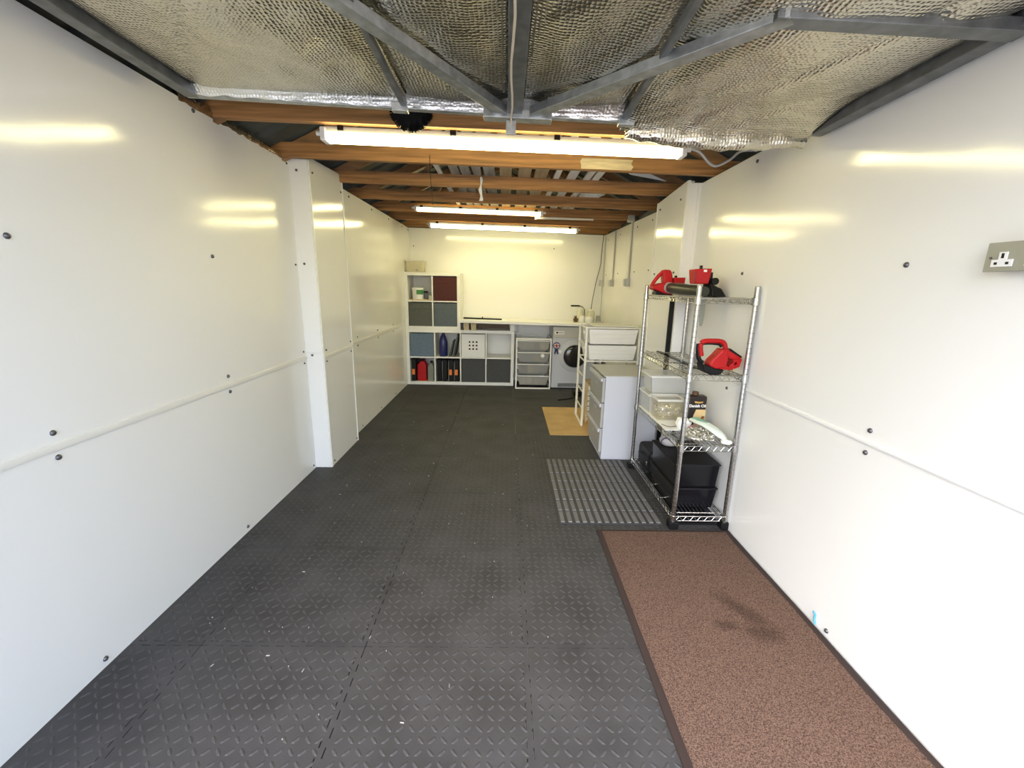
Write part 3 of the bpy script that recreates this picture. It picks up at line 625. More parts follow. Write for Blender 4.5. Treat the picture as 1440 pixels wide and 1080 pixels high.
# drawer unit
t = thing('drawer_tower', (.355, 5.42, 0), 'white framed tower of four smoky mesh drawers under the worktop', 'drawers')
fx0, fx1, fy0, fy1, fz = .127, .583, 5.405, 5.90, .663
for (a, b) in ((fx0, fx0+.018), (fx1-.018, fx1)):
    for (c, d) in ((fy0, fy0+.018), (fy1-.018, fy1)): box('post', WHITE, t, a, b, c, d, .001, fz, .002)
for z in (.001, fz-.018):
    for (c, d) in ((fy0, fy0+.018), (fy1-.018, fy1)): box('rail', WHITE, t, fx0+.018, fx1-.018, c, d, z, z+.018, .002)
    for (a, b) in ((fx0, fx0+.018), (fx1-.018, fx1)): box('rail', WHITE, t, a, b, fy0+.018, fy1-.018, z, z+.018, .002)
STUFFC = [(.3, .3, .3), (.2, .2, .22), (.05, .05, .05), (.5, .42, .25)]
for k in range(4):
    zt = fz-.03-k*.153; h = .12; mb = MB(); xa, xb = fx0+.02, fx1-.02
    lo = [(xa+.035, fy0+.01, zt-h), (xb-.035, fy0+.01, zt-h), (xb-.035, fy1-.03, zt-h), (xa+.035, fy1-.03, zt-h)]; hi = [(xa, fy0+.004, zt), (xb, fy0+.004, zt), (xb, fy1-.02, zt), (xa, fy1-.02, zt)]
    mb.v = lo+hi; mb.f = [(0, 3, 2, 1)]+[(i, (i+1) % 4, 4+(i+1) % 4, 4+i) for i in range(4)]
    d = mb.build('drawer', CLEARG, t); box('drawer_lip', WHITE, d, xa, xb, fy0-.002, fy0+.008, zt-.006, zt+.004, .002)
    box('runner', WHITE, t, fx0+.016, fx0+.024, fy0+.02, fy1-.02, zt-.004, zt+.006); box('runner', WHITE, t, fx1-.024, fx1-.016, fy0+.02, fy1-.02, zt-.004, zt+.006)
    for q in range(4):
        xx = xa+.05+q*.085; hh = random.uniform(.03, .09); c = STUFFC[(k+q) % 4] if k < 3 else (.55, .5, .38)
        b = box('drawer_content', mat('content_%d' % ((k+q) % 4 if k < 3 else 9), c, .6), d, xx, xx+.07, fy0+.03+.02*q, fy0+.2, zt-h+.002, zt-h+.002+hh, .008)
MB().lathe([(.020, 0), (.026, -.003), (.026, -.008), (.02, -.011)], (.47, fy0+.002, .44), 'y', 20).build('tape_roll', WHPL, t, smooth=True)
# tumble dryer
t = thing('tumble_dryer', (.89, 5.7, 0), 'white tumble dryer with dark round door under the worktop', 'tumble dryer')
dx0, dx1, dy0, dy1, dzt = .597, 1.150, 5.455, 5.90, .812
box('cabinet', LILAC, t, dx0, dx1, dy0, dy1, .012, dzt, .008); box('control_panel', mat('panel_grey', (.50, .50, .48), .35), t, dx0+.002, dx1-.002, dy0-.008, dy0+.002, .672, dzt-.004, .004)
for x in (dx0+.04, dx1-.08): box('foot', BLK, t, x, x+.04, dy0+.03, dy0+.07, .001, .013)
for x in (dx0+.04, dx1-.08): box('foot', BLK, t, x, x+.04, dy1-.07, dy1-.03, .001, .013)
cx, cz = .888, .436
d = MB().lathe([(.208, 0), (.208, -.006), (.195, -.014), (.15, -.016), (.15, -.002)], (cx, dy0, cz), 'y', 40).build('door', LILAC, t, smooth=True)
MB().lathe([(.148, -.008), (.146, -.020), (.12, -.034), (.06, -.040)], (cx, dy0, cz), 'y', 36).build('door_glass', GLASS, d, smooth=True)
MB().lathe([(.158, -.014), (.158, -.022), (.146, -.024), (.146, -.014)], (cx, dy0, cz), 'y', 40).build('door_ring', GREY, d, smooth=True)
MB().lathe([(.02, -.014), (.02, -.024), (.012, -.026)], (cx-.19, dy0, cz+.06), 'y', 16).build('door_catch', WHITE, d, smooth=True)
g = box('vent_panel', LILAC, t, dx0+.004, dx1-.004, dy0-.006, dy0+.002, .016, .095, .003)
for k in range(20): box('vent_slot', BOLTM, g, dx0+.09+k*.019, dx0+.103+k*.019, dy0-.0075, dy0-.0055, .03, .075)
pn = box('name_plate', WHPL, t, dx0+.022, dx0+.145, dy0-.0095, dy0-.0078, .715, .757)
box('logo', BLK, pn, dx0+.04, dx0+.066, dy0-.0105, dy0-.0094, .727, .747)
box('worn_print', GREYB, pn, dx0+.072, dx0+.135, dy0-.0102, dy0-.0094, .732, .741)
for k in range(2): MB().lathe([(.012, 0), (.012, -.012), (.009, -.014)], (dx0+.33+k*.05, dy0-.008, .745), 'y', 14).build('knob', GREY, t, smooth=True)
# rosette sticker
rz = thing('rosette', (.662, dy0-.0015, .50), 'union flag rosette with navy ribbons stuck on the dryer', 'rosette')
NAVY = mat('navy_ribbon', (.02, .03, .09), .6); REDR = mat('red_ribbon', (.5, .04, .04), .6)
MB().lathe([(.047, -.001), (.046, -.004)], (.650, dy0, .568), 'y', 24).build('outer_ring', NAVY, rz); MB().lathe([(.039, -.0042), (.038, -.006)], (.650, dy0, .568), 'y', 24).build('flag_disc', mat('blue_flag', (.12, .15, .4), .6), rz)
for ang, w, m in ((.6, .014, PAPER), (-.6, .014, PAPER), (0, .02, PAPER), (math.pi/2, .02, PAPER), (0, .011, REDR), (math.pi/2, .011, REDR)):
    c, s_ = math.cos(ang), math.sin(ang); L = .035; e = .0072 if m is PAPER else .0082
    q = [(-L, -w/2), (L, -w/2), (L, w/2), (-L, w/2)]; MB().prism([(.650+a*c-b*s_, .568+a*s_+b*c) for a, b in q], 'y', dy0-e, dy0-e+.001).build('flag_stripe', m, rz)
for sg in (-1, 1): MB().prism([(.650-.008*sg, .53), (.650+.02*sg, .525), (.650+.030*sg, .455), (.650+.02*sg, .465), (.650+.012*sg, .45)], 'y', dy0-.0035, dy0-.0012).build('ribbon', NAVY, rz)
# things on the worktop
def jar(lab, x, y, rad, h, m=None, lid=True):
    z = wz(x)+.001; t = thing('glass_jar', (x, y, z), lab, 'jar', 'jars on the worktop')
    MB().lathe([(rad*.92, 0), (rad, .008), (rad, h*.8), (rad*.8, h*.92), (rad*.8, h)], (x, y, z), 'z', 20).build('body', m or mat('jar_glass', (.8, .78, .62), .12, alpha=.5), t, smooth=True)
    if lid: MB().lathe([(rad*.86, h), (rad*.86, h+.014), (rad*.7, h+.016)], (x, y, z), 'z', 20).build('lid', CREAMW, t, smooth=True)
    return t
jar('tall clear jar behind the white cups on the worktop', .99, 5.78, .045, .16); jar('round clear jar next to the corner on the worktop', 1.12, 5.72, .05, .15)
jar('small white cup beside the dark pot plant', .985, 5.62, .036, .085, WHPL, False); jar('wide white cup under the gooseneck lamp', 1.075, 5.60, .05, .075, WHPL, False)
t = thing('gooseneck_lamp', (1.06, 5.83, wz(1.1)), 'small desk lamp with black bar head and bent neck', 'lamp')
z = wz(1.02)+.001; MB().lathe([(.05, 0), (.05, .012), (.02, .018)], (1.045, 5.86, z), 'z', 20).build('base', WHPL, t, smooth=True)
pts = [(1.045, 5.86, z+.015), (1.06, 5.86, z+.09), (1.055, 5.85, z+.15), (1.02, 5.84, z+.195), (.975, 5.83, z+.2)]; MB().tube(pts, .006, 8).build('neck', BOLTM, t, smooth=True)
box('lamp_head', BLK, t, .865, .985, 5.81, 5.85, z+.192, z+.212, .005)
t = thing('pot_plant', (.905, 5.62, wz(.905)), 'small dark pot with reddish plant on worktop', 'plant'); z = wz(.905)+.001
MB().lathe([(.026, 0), (.034, .045), (.03, .048)], (.905, 5.62, z), 'z', 14).build('pot', mat('dark_pot', (.10, .06, .03), .5), t, smooth=True)
mb = MB()
for k in range(26):
    a = random.uniform(0, 6.28); e = random.uniform(.3, 1.3); L = random.uniform(.03, .055); d = Vector((math.cos(a)*math.cos(e), math.sin(a)*math.cos(e), math.sin(e))); b0 = Vector((.905, 5.62, z+.044)); sd_ = d.cross(Vector((0, 0, 1))).normalized()*.007
    n0 = len(mb.v); mb.v += [tuple(b0), tuple(b0+d*L*.5+sd_), tuple(b0+d*L), tuple(b0+d*L*.5-sd_)]; mb.f.append((n0, n0+1, n0+2, n0+3))
tag(mb.build('leaves', mat('red_leaf', (.25, .08, .05), .6), t), kind='stuff')
b = box('tray', GREY, None, 1.14, 1.24, 5.50, 5.62, wz(1.2)+.001, wz(1.2)+.02, .003); tag(b, 'small flat grey tray at the right end of the worktop', 'tray')
b = MB().hexa([(1.17,5.63,wz(1.2)+.001),(1.24,5.63,wz(1.2)+.001),(1.24,5.645,wz(1.2)+.001),(1.17,5.645,wz(1.2)+.001)], [(1.18,5.66,wz(1.2)+.09),(1.235,5.66,wz(1.2)+.09),(1.235,5.67,wz(1.2)+.09),(1.18,5.67,wz(1.2)+.09)]).build('photo_stand', GREYB, None); tag(b, 'small leaning grey stand behind the tray on the worktop', 'stand')
# ------------------------------------------------------------------ white basket frame
t = thing('basket_frame', (.98, 4.08, 0), 'white metal frame holding two white drawers near the dryer', 'drawers')
bx0, bx1, by0, by1, bz = .728, 1.236, 3.90, 4.275, .957
for x in (bx0, bx1-.02):
    for y in (by0, by1-.02): box('post', CREAMW, t, x, x+.02, y, y+.02, .007, bz, .003)
    box('foot_skid', CREAMW, t, x, x+.02, by0+.02, by1-.02, .007, .025, .003)
    for z in (.17, .33, .48, .63, .78, .937): box('rung', CREAMW, t, x+.003, x+.015, by0+.02, by1-.02, z, z+.012, .002)
for y in (by0, by1-.02):
    for z in (.632, bz-.016): box('rail', CREAMW, t, bx0+.02, bx1-.02, y+.003, y+.017, z, z+.014, .002)
for k in range(2):
    z1 = .935-k*.147; z0 = z1-.135; mb = MB(); xa, xb = bx0+.03, bx1-.03
    lo = [(xa+.02, by0+.012, z0), (xb-.02, by0+.012, z0), (xb-.02, by1-.012, z0), (xa+.02, by1-.012, z0)]; hi = [(xa, by0-.004, z1), (xb, by0-.004, z1), (xb, by1+.0, z1), (xa, by1+.0, z1)]
    mb.v = lo+hi; mb.f = [(0, 3, 2, 1)]+[(i, (i+1) % 4, 4+(i+1) % 4, 4+i) for i in range(4)]; d = mb.build('drawer', WHITE, t); so = d.modifiers.new('s', 'SOLIDIFY'); so.thickness = .003
    for q in range(3): box('rib', CREAMW, d, xa+.015, xb-.015, by0-.003+.0045*q, by0+.002+.0045*q, z1-.045-q*.035, z1-.041-q*.035)
    box('handle_knob', WHITE, d, xa-.022, xa+.002, by0+.15, by0+.22, z1-.06, z1-.03, .004)
b = box('drawing_board', CREAMW, None, .80, 1.22, 3.93, 4.25, bz+.0005, bz+.008, .002); tag(b, 'thin cream panel lying on top of the white drawer frame', 'board')
t = thing('slatted_box', (.87, 4.08, .007), 'pale slatted wooden box standing inside the white frame', 'box')
for x in (.79, .955): box('side', PALEW, t, x, x+.012, 4.0, 4.24, .0065, .40)
for k in range(7): box('slat', CREAMW, t, .802, .955, 3.99, 4.0, .03+k*.052, .068+k*.052, .003)
box('back', PALEW, t, .802, .955, 4.228, 4.24, .0065, .40)
b = MB().hexa([(.80,3.70,.0065),(.82,3.70,.0065),(.82,3.96,.0065),(.80,3.96,.0065)], [(.80,3.70,.03),(.82,3.70,.03),(.82,3.96,.14),(.80,3.96,.14)]).build('wood_offcut', mat('orange_wood', (.6, .33, .12), .6), None); tag(b, 'orange wooden offcut lying on the hardboard sheet', 'wood')
cable('floor_cable', 'black cable lying on the floor in front of the dryer', [(.62, 4.85, .007), (.68, 4.88, .007), (.76, 4.92, .007), (.83, 4.98, .008), (.88, 5.10, .008)], .007, BLK)
b = tag(box('adapter_block', BLK, None, .84, .93, 5.05, 5.20, .001, .06, .01), 'black power block on the floor in front of the dryer', 'adapter'); box('lead_socket', BOLTM, b, .87, .90, 5.046, 5.052, .02, .04)
# ------------------------------------------------------------------ filing cabinet
t = thing('filing_cabinet', (.99, 3.34, 0), 'pale grey three-drawer metal filing cabinet behind the wire rack', 'filing cabinet')
cx0, cx1, cy0, cy1, cz1 = .752, 1.160, 3.105, 3.585, .660
box('body', LILAC, t, cx0, cx1, cy0, cy1, .001, cz1, .003); box('top_sheet', mat('olive_grey', (.42, .42, .39), .4), t, cx0-.016, cx1, cy0-.001, cy1+.001, cz1+.0002, cz1+.008, .002)
for k in range(3):
    z0 = .055+k*.2; d = box('drawer', mat('drawer_grey', (.36, .36, .35), .4), t, cx0-.020, cx0-.0005, cy0+.012, cy1-.012, z0, z0+.193, .003)
    box('handle', LILAC, d, cx0-.034, cx0-.020, cy0+.012, cy1-.012, z0+.163, z0+.190, .003); box('label_holder', GREY, d, cx0-.0225, cx0-.0195, cy0+.2, cy0+.28, z0+.10, z0+.13)
b = box('upright_strip', BLK, None, 1.128, 1.160, 2.983, 2.995, .001, 1.262, .001); tag(b, 'tall black strip standing upright between rack and pier', 'strip')
# ------------------------------------------------------------------ wire rack
t = thing('wire_rack', (1.1, 2.55, 0), 'chrome four-tier wire shelving rack against the right wall', 'shelving rack')
RX0, RX1, RY0, RY1 = .950, 1.240, 2.148, 2.958
SH = [.068, .484, .872, 1.266]
for x in (RX0, RX1):
    for y in (RY0, RY1):
        p = MB().tube([(x, y, .035), (x, y, .07), (x, y, 1.318), (x, y, 1.325), (x, y, 1.33)], [.0125, .0125, .0125, .0125, .010], 14).build('post', CHROME, t, smooth=True)
        gm = MB()
        for k in range(45): gm.lathe([(.0127, .09+k*.0265), (.0127, .0925+k*.0265)], (x, y, 0), 'z', 12)
        gm.build('groove_rings', STEELD, p)
        box('foot', BLK, p, x-.026, x+.016 if x > 1 else x+.026, y-.026, y+.026, .001, .045, .004)
def rod(mb, a, b, rr=.0022): mb.tube([a, b], rr, 5)
for z in SH:
    s_ = MB(); n = 13
    for i in range(n): xx = RX0+.012+(RX1-RX0-.024)*i/(n-1); rod(s_, (xx, RY0+.004, z), (xx, RY1-.004, z), .0018)
    for i in range(5): yy = RY0+.05+(RY1-RY0-.1)*i/4; rod(s_, (RX0+.004, yy, z-.004), (RX1-.004, yy, z-.004), .0028)
    sh = s_.build('shelf', CHROME, t, smooth=True)
    rm = MB()
    for zz in (z+.001, z-.026):
        [rod(rm, (a_, b_, zz), (c_, d_, zz), .0024) for (a_, b_, c_, d_) in ((RX0, RY0, RX1, RY0), (RX0, RY1, RX1, RY1), (RX0, RY0, RX0, RY1), (RX1, RY0, RX1, RY1))]
    def zig(a, b, k):
        a = Vector(a); b = Vector(b); pts = []
        for i in range(k+1): q = a.lerp(b, i/k); pts.append((q.x, q.y, z+.001 if i % 2 else z-.026))
        for i in range(k): rod(rm, pts[i], pts[i+1], .0013)
    zig((RX0+.015, RY0, 0), (RX1-.015, RY0, 0), 13); zig((RX0+.015, RY1, 0), (RX1-.015, RY1, 0), 13); zig((RX0, RY0+.015, 0), (RX0, RY1-.015, 0), 36); zig((RX1, RY0+.015, 0), (RX1, RY1-.015, 0), 36)
    rm.build('shelf_rim', CHROME, sh, smooth=True)
    for x in (RX0, RX1):
        for y in (RY0, RY1): MB().lathe([(.0155, z-.032), (.0175, z-.03), (.0165, z+.006), (.0145, z+.008)], (x, y, 0), 'z', 16).build('collar', CHROME, sh, smooth=True)
b = box('base_board', BLK, None, .979, 1.212, 2.178, 2.928, .0008, .012); tag(b, 'black board lying on the floor under the wire rack', 'board')
# things on the rack: bottom tier
zb = SH[0]+.0025
def crate(lab, x0, x1, y0, y1, z0, z1, tap):
    t = thing('black_crate', ((x0+x1)/2, (y0+y1)/2, z0), lab, 'crate'); mb = MB()
    mb.hexa([(x0+tap,y0+tap,z0),(x1-tap,y0+tap,z0),(x1-tap,y1-tap,z0),(x0+tap,y1-tap,z0)], [(x0,y0,z1-.008),(x1,y0,z1-.008),(x1,y1,z1-.008),(x0,y1,z1-.008)])
    mb.build('body', BLKG, t, bevel=.004); box('rim', BLK, t, x0-.006, x1+.004, y0-.006, y1+.006, z1-.008, z1, .002)
    return t
crate('black plastic crate on the bottom tier of the wire rack', .968, 1.222, 2.235, 2.62, zb, .200, .012)
crate('black plastic crate stacked on another with a dusty lid', .968, 1.222, 2.235, 2.62, .2005, .345, .008)
t = thing('black_case', (1.03, 2.80, zb), 'rounded black carry case behind the crates on bottom tier', 'case'); box('shell', BLK, t, .975, 1.21, 2.66, 2.925, zb, .235, .03); box('catch', CHROME, t, .969, .9755, 2.70, 2.715, .13, .155, .002); MB().tube([(.974, 2.76, .17), (.955, 2.77, .18), (.955, 2.83, .18), (.974, 2.84, .17)], .006, 8).build('handle', BLK, t, smooth=True)
t = thing('cloth_bag', (1.02, 2.53, .345), 'small pale bag with a blue loop on the black crate', 'bag')
mb = MB(); bmh = bmesh.new(); bmesh.ops.create_icosphere(bmh, subdivisions=3, radius=1)
for v in bmh.verts:
    p = v.co; k = 1+.18*noise.noise(p*2.3+Vector((3, 1, 7))); mb.v.append((1.035+.055*p.x*k, 2.53+.05*p.y*k, max(.3455, .377+.038*p.z*k)))
mb.f = [tuple(v.index for v in fc.verts) for fc in bmh.faces]; bmh.free(); mb.build('sack', mat('pale_sack', (.4, .39, .40), .7), t, smooth=True)
MB().tube([(1.00+.03*math.cos(a), 2.488, .372+.035*math.sin(a)) for a in [math.pi*i/10 for i in range(11)]], .0045, 6).build('loop', mat('navy_cord', (.02, .02, .09), .5), t, smooth=True)
# third tier
z3 = SH[1]+.0025
b = box('liner_board', PAPER, None, .957, 1.228, 2.40, 2.94, z3, z3+.004); tag(b, 'white board laid over the wires of the second tier', 'board'); z3b = z3+.0045
t = tub('clear_tub', 'clear plastic tub at the bottom of a stack of two on the wire rack', .960, 1.222, 2.735, 2.935, z3b, .618, CLEAR, lid=True, grp='clear tubs on the rack')
t = tub('clear_tub', 'clear plastic tub stacked on the other clear tub', .966, 1.216, 2.738, 2.930, .6275, .745, CLEAR, lid=True, grp='clear tubs on the rack')
t = tub('tan_tub', 'tan translucent tub full of metal fittings on white board', .962, 1.135, 2.575, 2.722, z3b, .628, TANP, tap=.008)
mb = MB(); t2 = thing('metal_fittings', (1.05, 2.65, z3b+.006), 'heap of shiny metal fittings inside the tan tub', 'fittings', kind='stuff')
for k in range(150):
    c = Vector((random.uniform(.985, 1.115), random.uniform(2.595, 2.70), z3b+random.uniform(.014, .085))); d = Vector((random.gauss(0, 1), random.gauss(0, 1), random.gauss(0, .5))).normalized()*random.uniform(.006, .014); mb.tube([c-d, c+d], random.uniform(.003, .006), 6)
tag(mb.build('fittings', mat('bright_fittings', (.85, .85, .84), .18, 1.0), t2), kind='stuff')
# the tin of oil
t = thing('oil_tin', (1.15, 2.48, z3b), 'rectangular black and cream tin reading Danish Oil', 'tin')
ox0, ox1, oy0, oy1 = 1.100, 1.212, 2.455, 2.515; oz = z3b; OT = .685
BRN = mat('dark_brown_print', (.018, .012, .010), .35)
bd = box('body', BRN, t, ox0, ox1, oy0, oy1, oz, OT, .010); MB().lathe([(.016, OT), (.019, OT+.002), (.019, OT+.02), (.016, OT+.023)], ((ox0+ox1)/2-.008, (oy0+oy1)/2, 0), 'z', 18).build('cap', mat('brown_cap', (.10, .045, .02), .4), t, smooth=True)
lb = MB().prism([(ox0+.045, oz+.012), (ox1-.004, oz+.012), (ox1-.004, oz+.112), (ox0+.05, oz+.112), (ox0+.036, oz+.07)], 'y', oy0-.0008, oy0-.0001).build('label_panel', mat('cream_print', (.72, .52, .25), .5), t)
text('lettering', 'Danish Oil', .0235, PAPER, t, ((ox0+ox1)/2, oy0-.001, oz+.134), FACE_CAM, .0005); MB().prism([(ox0+.038, oz+.153), (ox0+.06, oz+.150), (ox0+.084, oz+.153), (ox0+.088, oz+.162), (ox0+.062, oz+.160), (ox0+.036, oz+.164)], 'y', oy0-.0012, oy0-.0001).build('brand_banner', mat('orange_print', (.6, .36, .10), .5), t)
for k in range(3): MB().prism([(ox0+.068+k*.008, oz+.03+k*.004), (ox0+.076+k*.008, oz+.028+k*.004), (ox0+.095+k*.005, oz+.068), (ox0+.090+k*.005, oz+.072)], 'y', oy0-.0014, oy0-.0009).build('wood_picture', mat('brown_print', (.3, .12, .03), .5), lb)
def softbag(name, lab, c, sc, m, seed, zfloor, cat='bag', sub=3):
    mb = MB(); bmh = bmesh.new(); bmesh.ops.create_icosphere(bmh, subdivisions=sub, radius=1)
    for v in bmh.verts:
        p = v.co; k = 1+.3*noise.noise(p*1.8+Vector((seed, 0, seed))); mb.v.append((c[0]+sc[0]*p.x*k, c[1]+sc[1]*p.y*k, max(zfloor, c[2]+sc[2]*p.z*k)))
    mb.f = [tuple(v.index for v in fc.verts) for fc in bmh.faces]; bmh.free(); return tag(mb.build(name, m, None, smooth=True), lab, cat)
softbag('parts_bag', 'small white plastic bag with pink print beside the oil tin', (1.075, 2.44, z3b+.03), (.045, .04, .04), PAPER, 4, z3b)
softbag('pink_packet', 'pinkish small packet lying beside the white plastic bag', (1.125, 2.405, z3b+.014), (.04, .025, .018), mat('pink_print', (.5, .3, .28), .6), 9, z3b)
mb = MB(); random.seed(3)
for k in range(420):
    a = random.uniform(0, 6.28); rr = math.sqrt(random.random()); x = 1.115+.095*rr*math.cos(a); y = 2.30+.095*rr*math.sin(a); h = .035*(1-rr*rr); c = Vector((x, y, z3+.010+random.uniform(0, h*1.3)))
    d = Vector((random.gauss(0, 1), random.gauss(0, 1), random.gauss(0, .4))).normalized()*random.uniform(.005, .012); d.z = max(-.006, min(.006, d.z)); mb.tube([c-d, c+d], random.uniform(.003, .0052), 6)
o = mb.build('screw_heap', mat('zinc_screws', (.62, .60, .52), .35, .75), None); tag(o, 'heap of loose grey screws on the second tier of rack', 'screws', kind='stuff')
t = thing('sealant_tube', (1.15, 2.24, z3+.05), 'pale green and white plastic sleeve lying over the screws', 'tube')
def flat_tube(nm, m, pts, ws, hs, par):
    mb = MB(); n = 14
    for i, p in enumerate(pts):
        p = Vector(p); d = (Vector(pts[min(i+1, len(pts)-1)])-Vector(pts[max(i-1, 0)])).normalized(); e1 = d.cross(Vector((0, 0, 1))).normalized(); e2 = e1.cross(d)
        for k in range(n): q = 2*math.pi*k/n; mb.v.append(tuple(p+e1*ws[i]*math.cos(q)*(1+.1*math.sin(i*2+k))+e2*hs[i]*math.sin(q)))
    for i in range(len(pts)-1):
        for k in range(n): mb.f.append((i*n+k, i*n+(k+1) % n, (i+1)*n+(k+1) % n, (i+1)*n+k))
    mb.f += [tuple(range(n)), tuple((len(pts)-1)*n+k for k in range(n))]
    return mb.build(nm, m, par, smooth=True)
flat_tube('sleeve', mat('pale_green', (.74, .82, .76), .35), [(1.105, 2.40, z3+.074), (1.12, 2.36, z3+.076), (1.145, 2.29, z3+.072), (1.165, 2.23, z3+.062), (1.18, 2.19, z3+.048), (1.19, 2.165, z3+.034)], [.022, .034, .036, .034, .028, .016], [.008, .013, .015, .014, .011, .007], t)
flat_tube('green_print', mat('green_film', (.25, .5, .38), .4), [(1.112, 2.39, z3+.0835), (1.125, 2.35, z3+.086), (1.145, 2.29, z3+.0845)], [.014, .02, .012], [.006, .0075, .005], t)
softbag('crumpled_end', 'x', (1.195, 2.158, z3+.022), (.03, .022, .015), PAPER, 2, z3).parent = None
o = bpy.data.objects['crumpled_end']; tag(o, 'crumpled white plastic wrap at the end of the green sleeve', 'wrap')
cable('tie_wire', 'thin bent wire hanging over the edge of the white board', [(.952, 2.46, z3+.02), (.985, 2.44, z3+.012), (1.03, 2.45, z3+.010), (1.07, 2.47, z3+.008)], .002, BOLTM, 'wire')
# ---------------------------------------------------------- hedge trimmer on the third tier
z2 = SH[2]+.0025
t = thing('hedge_trimmer', (1.13, 2.2, z2), 'red and black cordless hedge trimmer with loop handle', 'hedge trimmer')
K = .000283
def hp(a, b): return (1.008+(a-300)*K, z2+(748-b)*K)
def hpoly(nm, m, pts, y0, y1, bev=.004, par=None):
    P = [hp(*q) for q in pts]; return MB().prism(P, 'y', y0, y1).build(nm, m, par or t, bevel=bev)
def htube(nm, m, pts, rad, y=2.19, par=None):
    P = [Vector((hp(*q)[0], y, hp(*q)[1])) for q in pts]; cu = []
    for i in range(len(P)-1):
        p0, p1, p2, p3 = P[max(i-1, 0)], P[i], P[i+1], P[min(i+2, len(P)-1)]
        for k in range(5):
            tt = k/5; cu.append(.5*((2*p1)+(-p0+p2)*tt+(2*p0-5*p1+4*p2-p3)*tt*tt+(-p0+3*p1-3*p2+p3)*tt**3))
    cu.append(P[-1]); return MB().tube(cu, rad, 10).build(nm, m, par or t, smooth=True)
hpoly('motor_housing', RED, [(735, 275), (830, 285), (860, 420), (850, 600), (640, 650), (525, 585), (555, 490), (640, 400)], 2.155, 2.228, .008)
rh = hpoly('rear_handle', RED, [(790, 275), (870, 270), (1115, 430), (1110, 475), (960, 470), (810, 400)], 2.165, 2.215, .006)
hpoly('handle_grip', BLK, [(850, 262), (900, 268), (1122, 410), (1122, 440), (880, 310)], 2.162, 2.218, .004, rh)
hpoly('battery_end', RED, [(960, 468), (1122, 455), (1090, 600), (1020, 630), (1005, 563), (1038, 560), (1036, 512), (1006, 508), (970, 562), (1001, 563), (1016, 632), (1000, 640), (905, 605), (900, 575), (970, 520)], 2.16, 2.22, 0)
hpoly('trigger_guard', RED, [(640, 595), (860, 585), (1005, 632), (985, 672), (820, 660), (650, 650)], 2.165, 2.215, .004)
hpoly('trigger', BLK, [(845, 430), (890, 440), (880, 570), (845, 560)], 2.175, 2.205, .003)
hpoly('gear_case', BLK, [(390, 555), (520, 590), (660, 640), (805, 655), (745, 748), (560, 748), (440, 705)], 2.15, 2.235, .006)
htube('front_handle', RED, [(405, 420), (370, 240), (410, 155), (560, 138), (740, 145), (815, 200), (840, 290)], .0125)
htube('handle_lining', BLK, [(450, 560), (380, 480), (345, 330), (340, 200)], .0115, 2.197); htube('handle_lining', BLK, [(420, 195), (560, 190), (720, 205), (770, 250)], .007, 2.197)
hpoly('hand_guard', mat('smoke_guard', (.15, .16, .15), .3, alpha=.7), [(240, 385), (320, 385), (360, 580), (245, 560)], 2.20, 2.206, .001)
mb = MB(); bz_ = z2+.012; mb.box(1.045, 1.062, 2.23, 2.88, bz_, bz_+.005)
for k in range(26): y = 2.27+k*.023; mb.box(1.036, 1.071, y, y+.008, bz_, bz_+.005)
mb.build('blade', BLKG, t)
t.location += Vector((-.010, .020, 0))
# ---------------------------------------------------------- tools on the top tier
z1t = SH[3]+.0025
t = thing('leaf_blower', (1.02, 2.8, z1t), 'red cordless leaf blower with dark tube on the top tier', 'leaf blower'); KK = .00060
def bp(a, b): return (.938+(a-170)*KK, z1t+(362-b)*KK)
def bpoly(nm, m, pts, y0, y1, bev, par=None): return MB().prism([bp(*q) for q in pts], 'y', y0, y1).build(nm, m, par or t, bevel=bev)
bpoly('body', RED, [(172, 300), (180, 270), (260, 240), (300, 235), (380, 250), (470, 262), (455, 320), (385, 355), (300, 345)], 2.80, 2.90, .012)
bpoly('handle', RED, [(275, 110), (305, 96), (360, 98), (380, 130), (405, 255), (300, 245)], 2.825, 2.885, .008)
MB().tube([(bp(180, 275)[0], 2.855, bp(180, 275)[1]), (bp(205, 225)[0], 2.855, bp(205, 225)[1]), (bp(250, 160)[0], 2.855, bp(250, 160)[1]), (bp(300, 112)[0], 2.855, bp(300, 112)[1])], .012, 10).build('loop_handle', RED, t, smooth=True)
bpoly('battery', RED, [(400, 178), (522, 175), (518, 250), (490, 265), (410, 262)], 2.815, 2.895, .004); bpoly('battery_clip', BLK, [(425, 155), (445, 155), (445, 180), (425, 180)], 2.84, 2.86, .002)
bpoly('foot', BLK, [(212, 362), (400, 362), (385, 335), (215, 325)], 2.81, 2.89, .003)
OLV = mat('dark_olive', (.035, .038, .028), .35)
MB().tube([(1.045, 2.80, z1t+.046), (1.055, 2.74, z1t+.042), (1.075, 2.56, z1t+.034), (1.095, 2.40, z1t+.028)], [.030, .036, .032, .026], 18).build('blower_tube', OLV, t, smooth=True)
MB().tube([(1.040, 2.815, z1t+.047), (1.046, 2.795, z1t+.046)], .034, 18).build('collar', GREY, t, smooth=True)
t = thing('red_battery_tool', (1.1, 2.5, z1t), 'boxy red power tool with black latch on the top tier', 'power tool')
MB().hexa([(1.062,2.47,z1t+.07),(1.138,2.46,z1t+.07),(1.138,2.535,z1t+.07),(1.062,2.545,z1t+.07)], [(1.052,2.465,z1t+.150),(1.148,2.455,z1t+.155),(1.148,2.54,z1t+.155),(1.052,2.55,z1t+.150)]).build('housing', RED, t, bevel=.006)
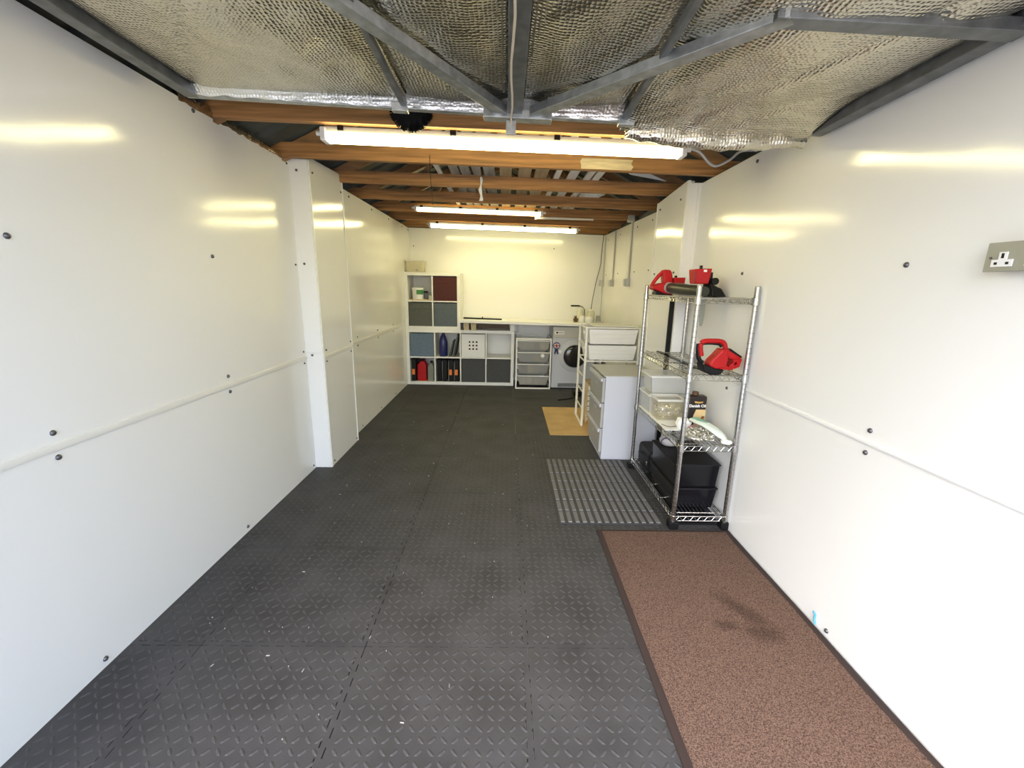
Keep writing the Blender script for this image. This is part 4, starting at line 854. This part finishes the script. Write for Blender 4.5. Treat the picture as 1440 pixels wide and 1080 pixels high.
box('latch', BLK, t, 1.095, 1.107, 2.49, 2.51, z1t+.150, z1t+.172, .003); box('side_grip', BLK, t, 1.1475, 1.162, 2.47, 2.53, z1t+.075, z1t+.135, .004); box('side_strip', mat('dark_red', (.25, .01, .01), .4), t, 1.052, 1.060, 2.463, 2.47, z1t+.078, z1t+.14)
MB().cyl((1.165, 2.44, z1t+.085), (1.165, 2.53, z1t+.085), .02, 14).build('motor_cap', BLK, t, smooth=True)
MB().hexa([(1.15,2.425,z1t),(1.232,2.425,z1t),(1.232,2.56,z1t),(1.15,2.56,z1t)], [(1.14,2.44,z1t+.075),(1.215,2.46,z1t+.045),(1.215,2.54,z1t+.045),(1.14,2.54,z1t+.075)]).build('base_shoe', BLK, t, bevel=.006)
box('label_print', PAPER, t, 1.10, 1.118, 2.4555, 2.458, z1t+.135, z1t+.147)
t = thing('pruning_saw', (1.18, 2.60, 1.08), 'narrow grey saw blade hanging below the top tier', 'saw')
MB().prism([(1.164, SH[3]-.006), (1.196, SH[3]-.006), (1.198, 1.15), (1.194, 1.105), (1.186, 1.088), (1.176, 1.095), (1.168, 1.15)], 'y', 2.597, 2.603).build('blade', mat('saw_steel', (.30, .32, .29), .35, .7), t, bevel=.001)
MB().tube([(1.18, 2.60, SH[3]-.012), (1.18, 2.60, SH[3]+.002), (1.18, 2.61, SH[3]+.006), (1.18, 2.625, SH[3]+.003)], .003, 6).build('hook', BOLTM, t, smooth=True)

random.seed(11); mb = MB()
for k in range(110):
    x = random.uniform(-1.2, .29); y = random.uniform(.95, 4.2); a = random.uniform(0, 3.14); L = random.choice((.0015, .002, .0025, .006)); w = .0009
    c, q = math.cos(a), math.sin(a); z = .0026
    mb.hexa([(x-c*L+q*w, y-q*L-c*w, z-.0024), (x+c*L+q*w, y+q*L-c*w, z-.0024), (x+c*L-q*w, y+q*L+c*w, z-.0024), (x-c*L-q*w, y-q*L+c*w, z-.0024)], [(x-c*L+q*w, y-q*L-c*w, z+.001), (x+c*L+q*w, y+q*L-c*w, z+.001), (x+c*L-q*w, y+q*L+c*w, z+.001), (x-c*L-q*w, y-q*L+c*w, z+.001)])
tag(mb.build('floor_debris', mat('pale_debris', (.36, .35, .33), .8), None), 'tiny pale specks and shavings scattered over the black floor', 'debris', kind='stuff')
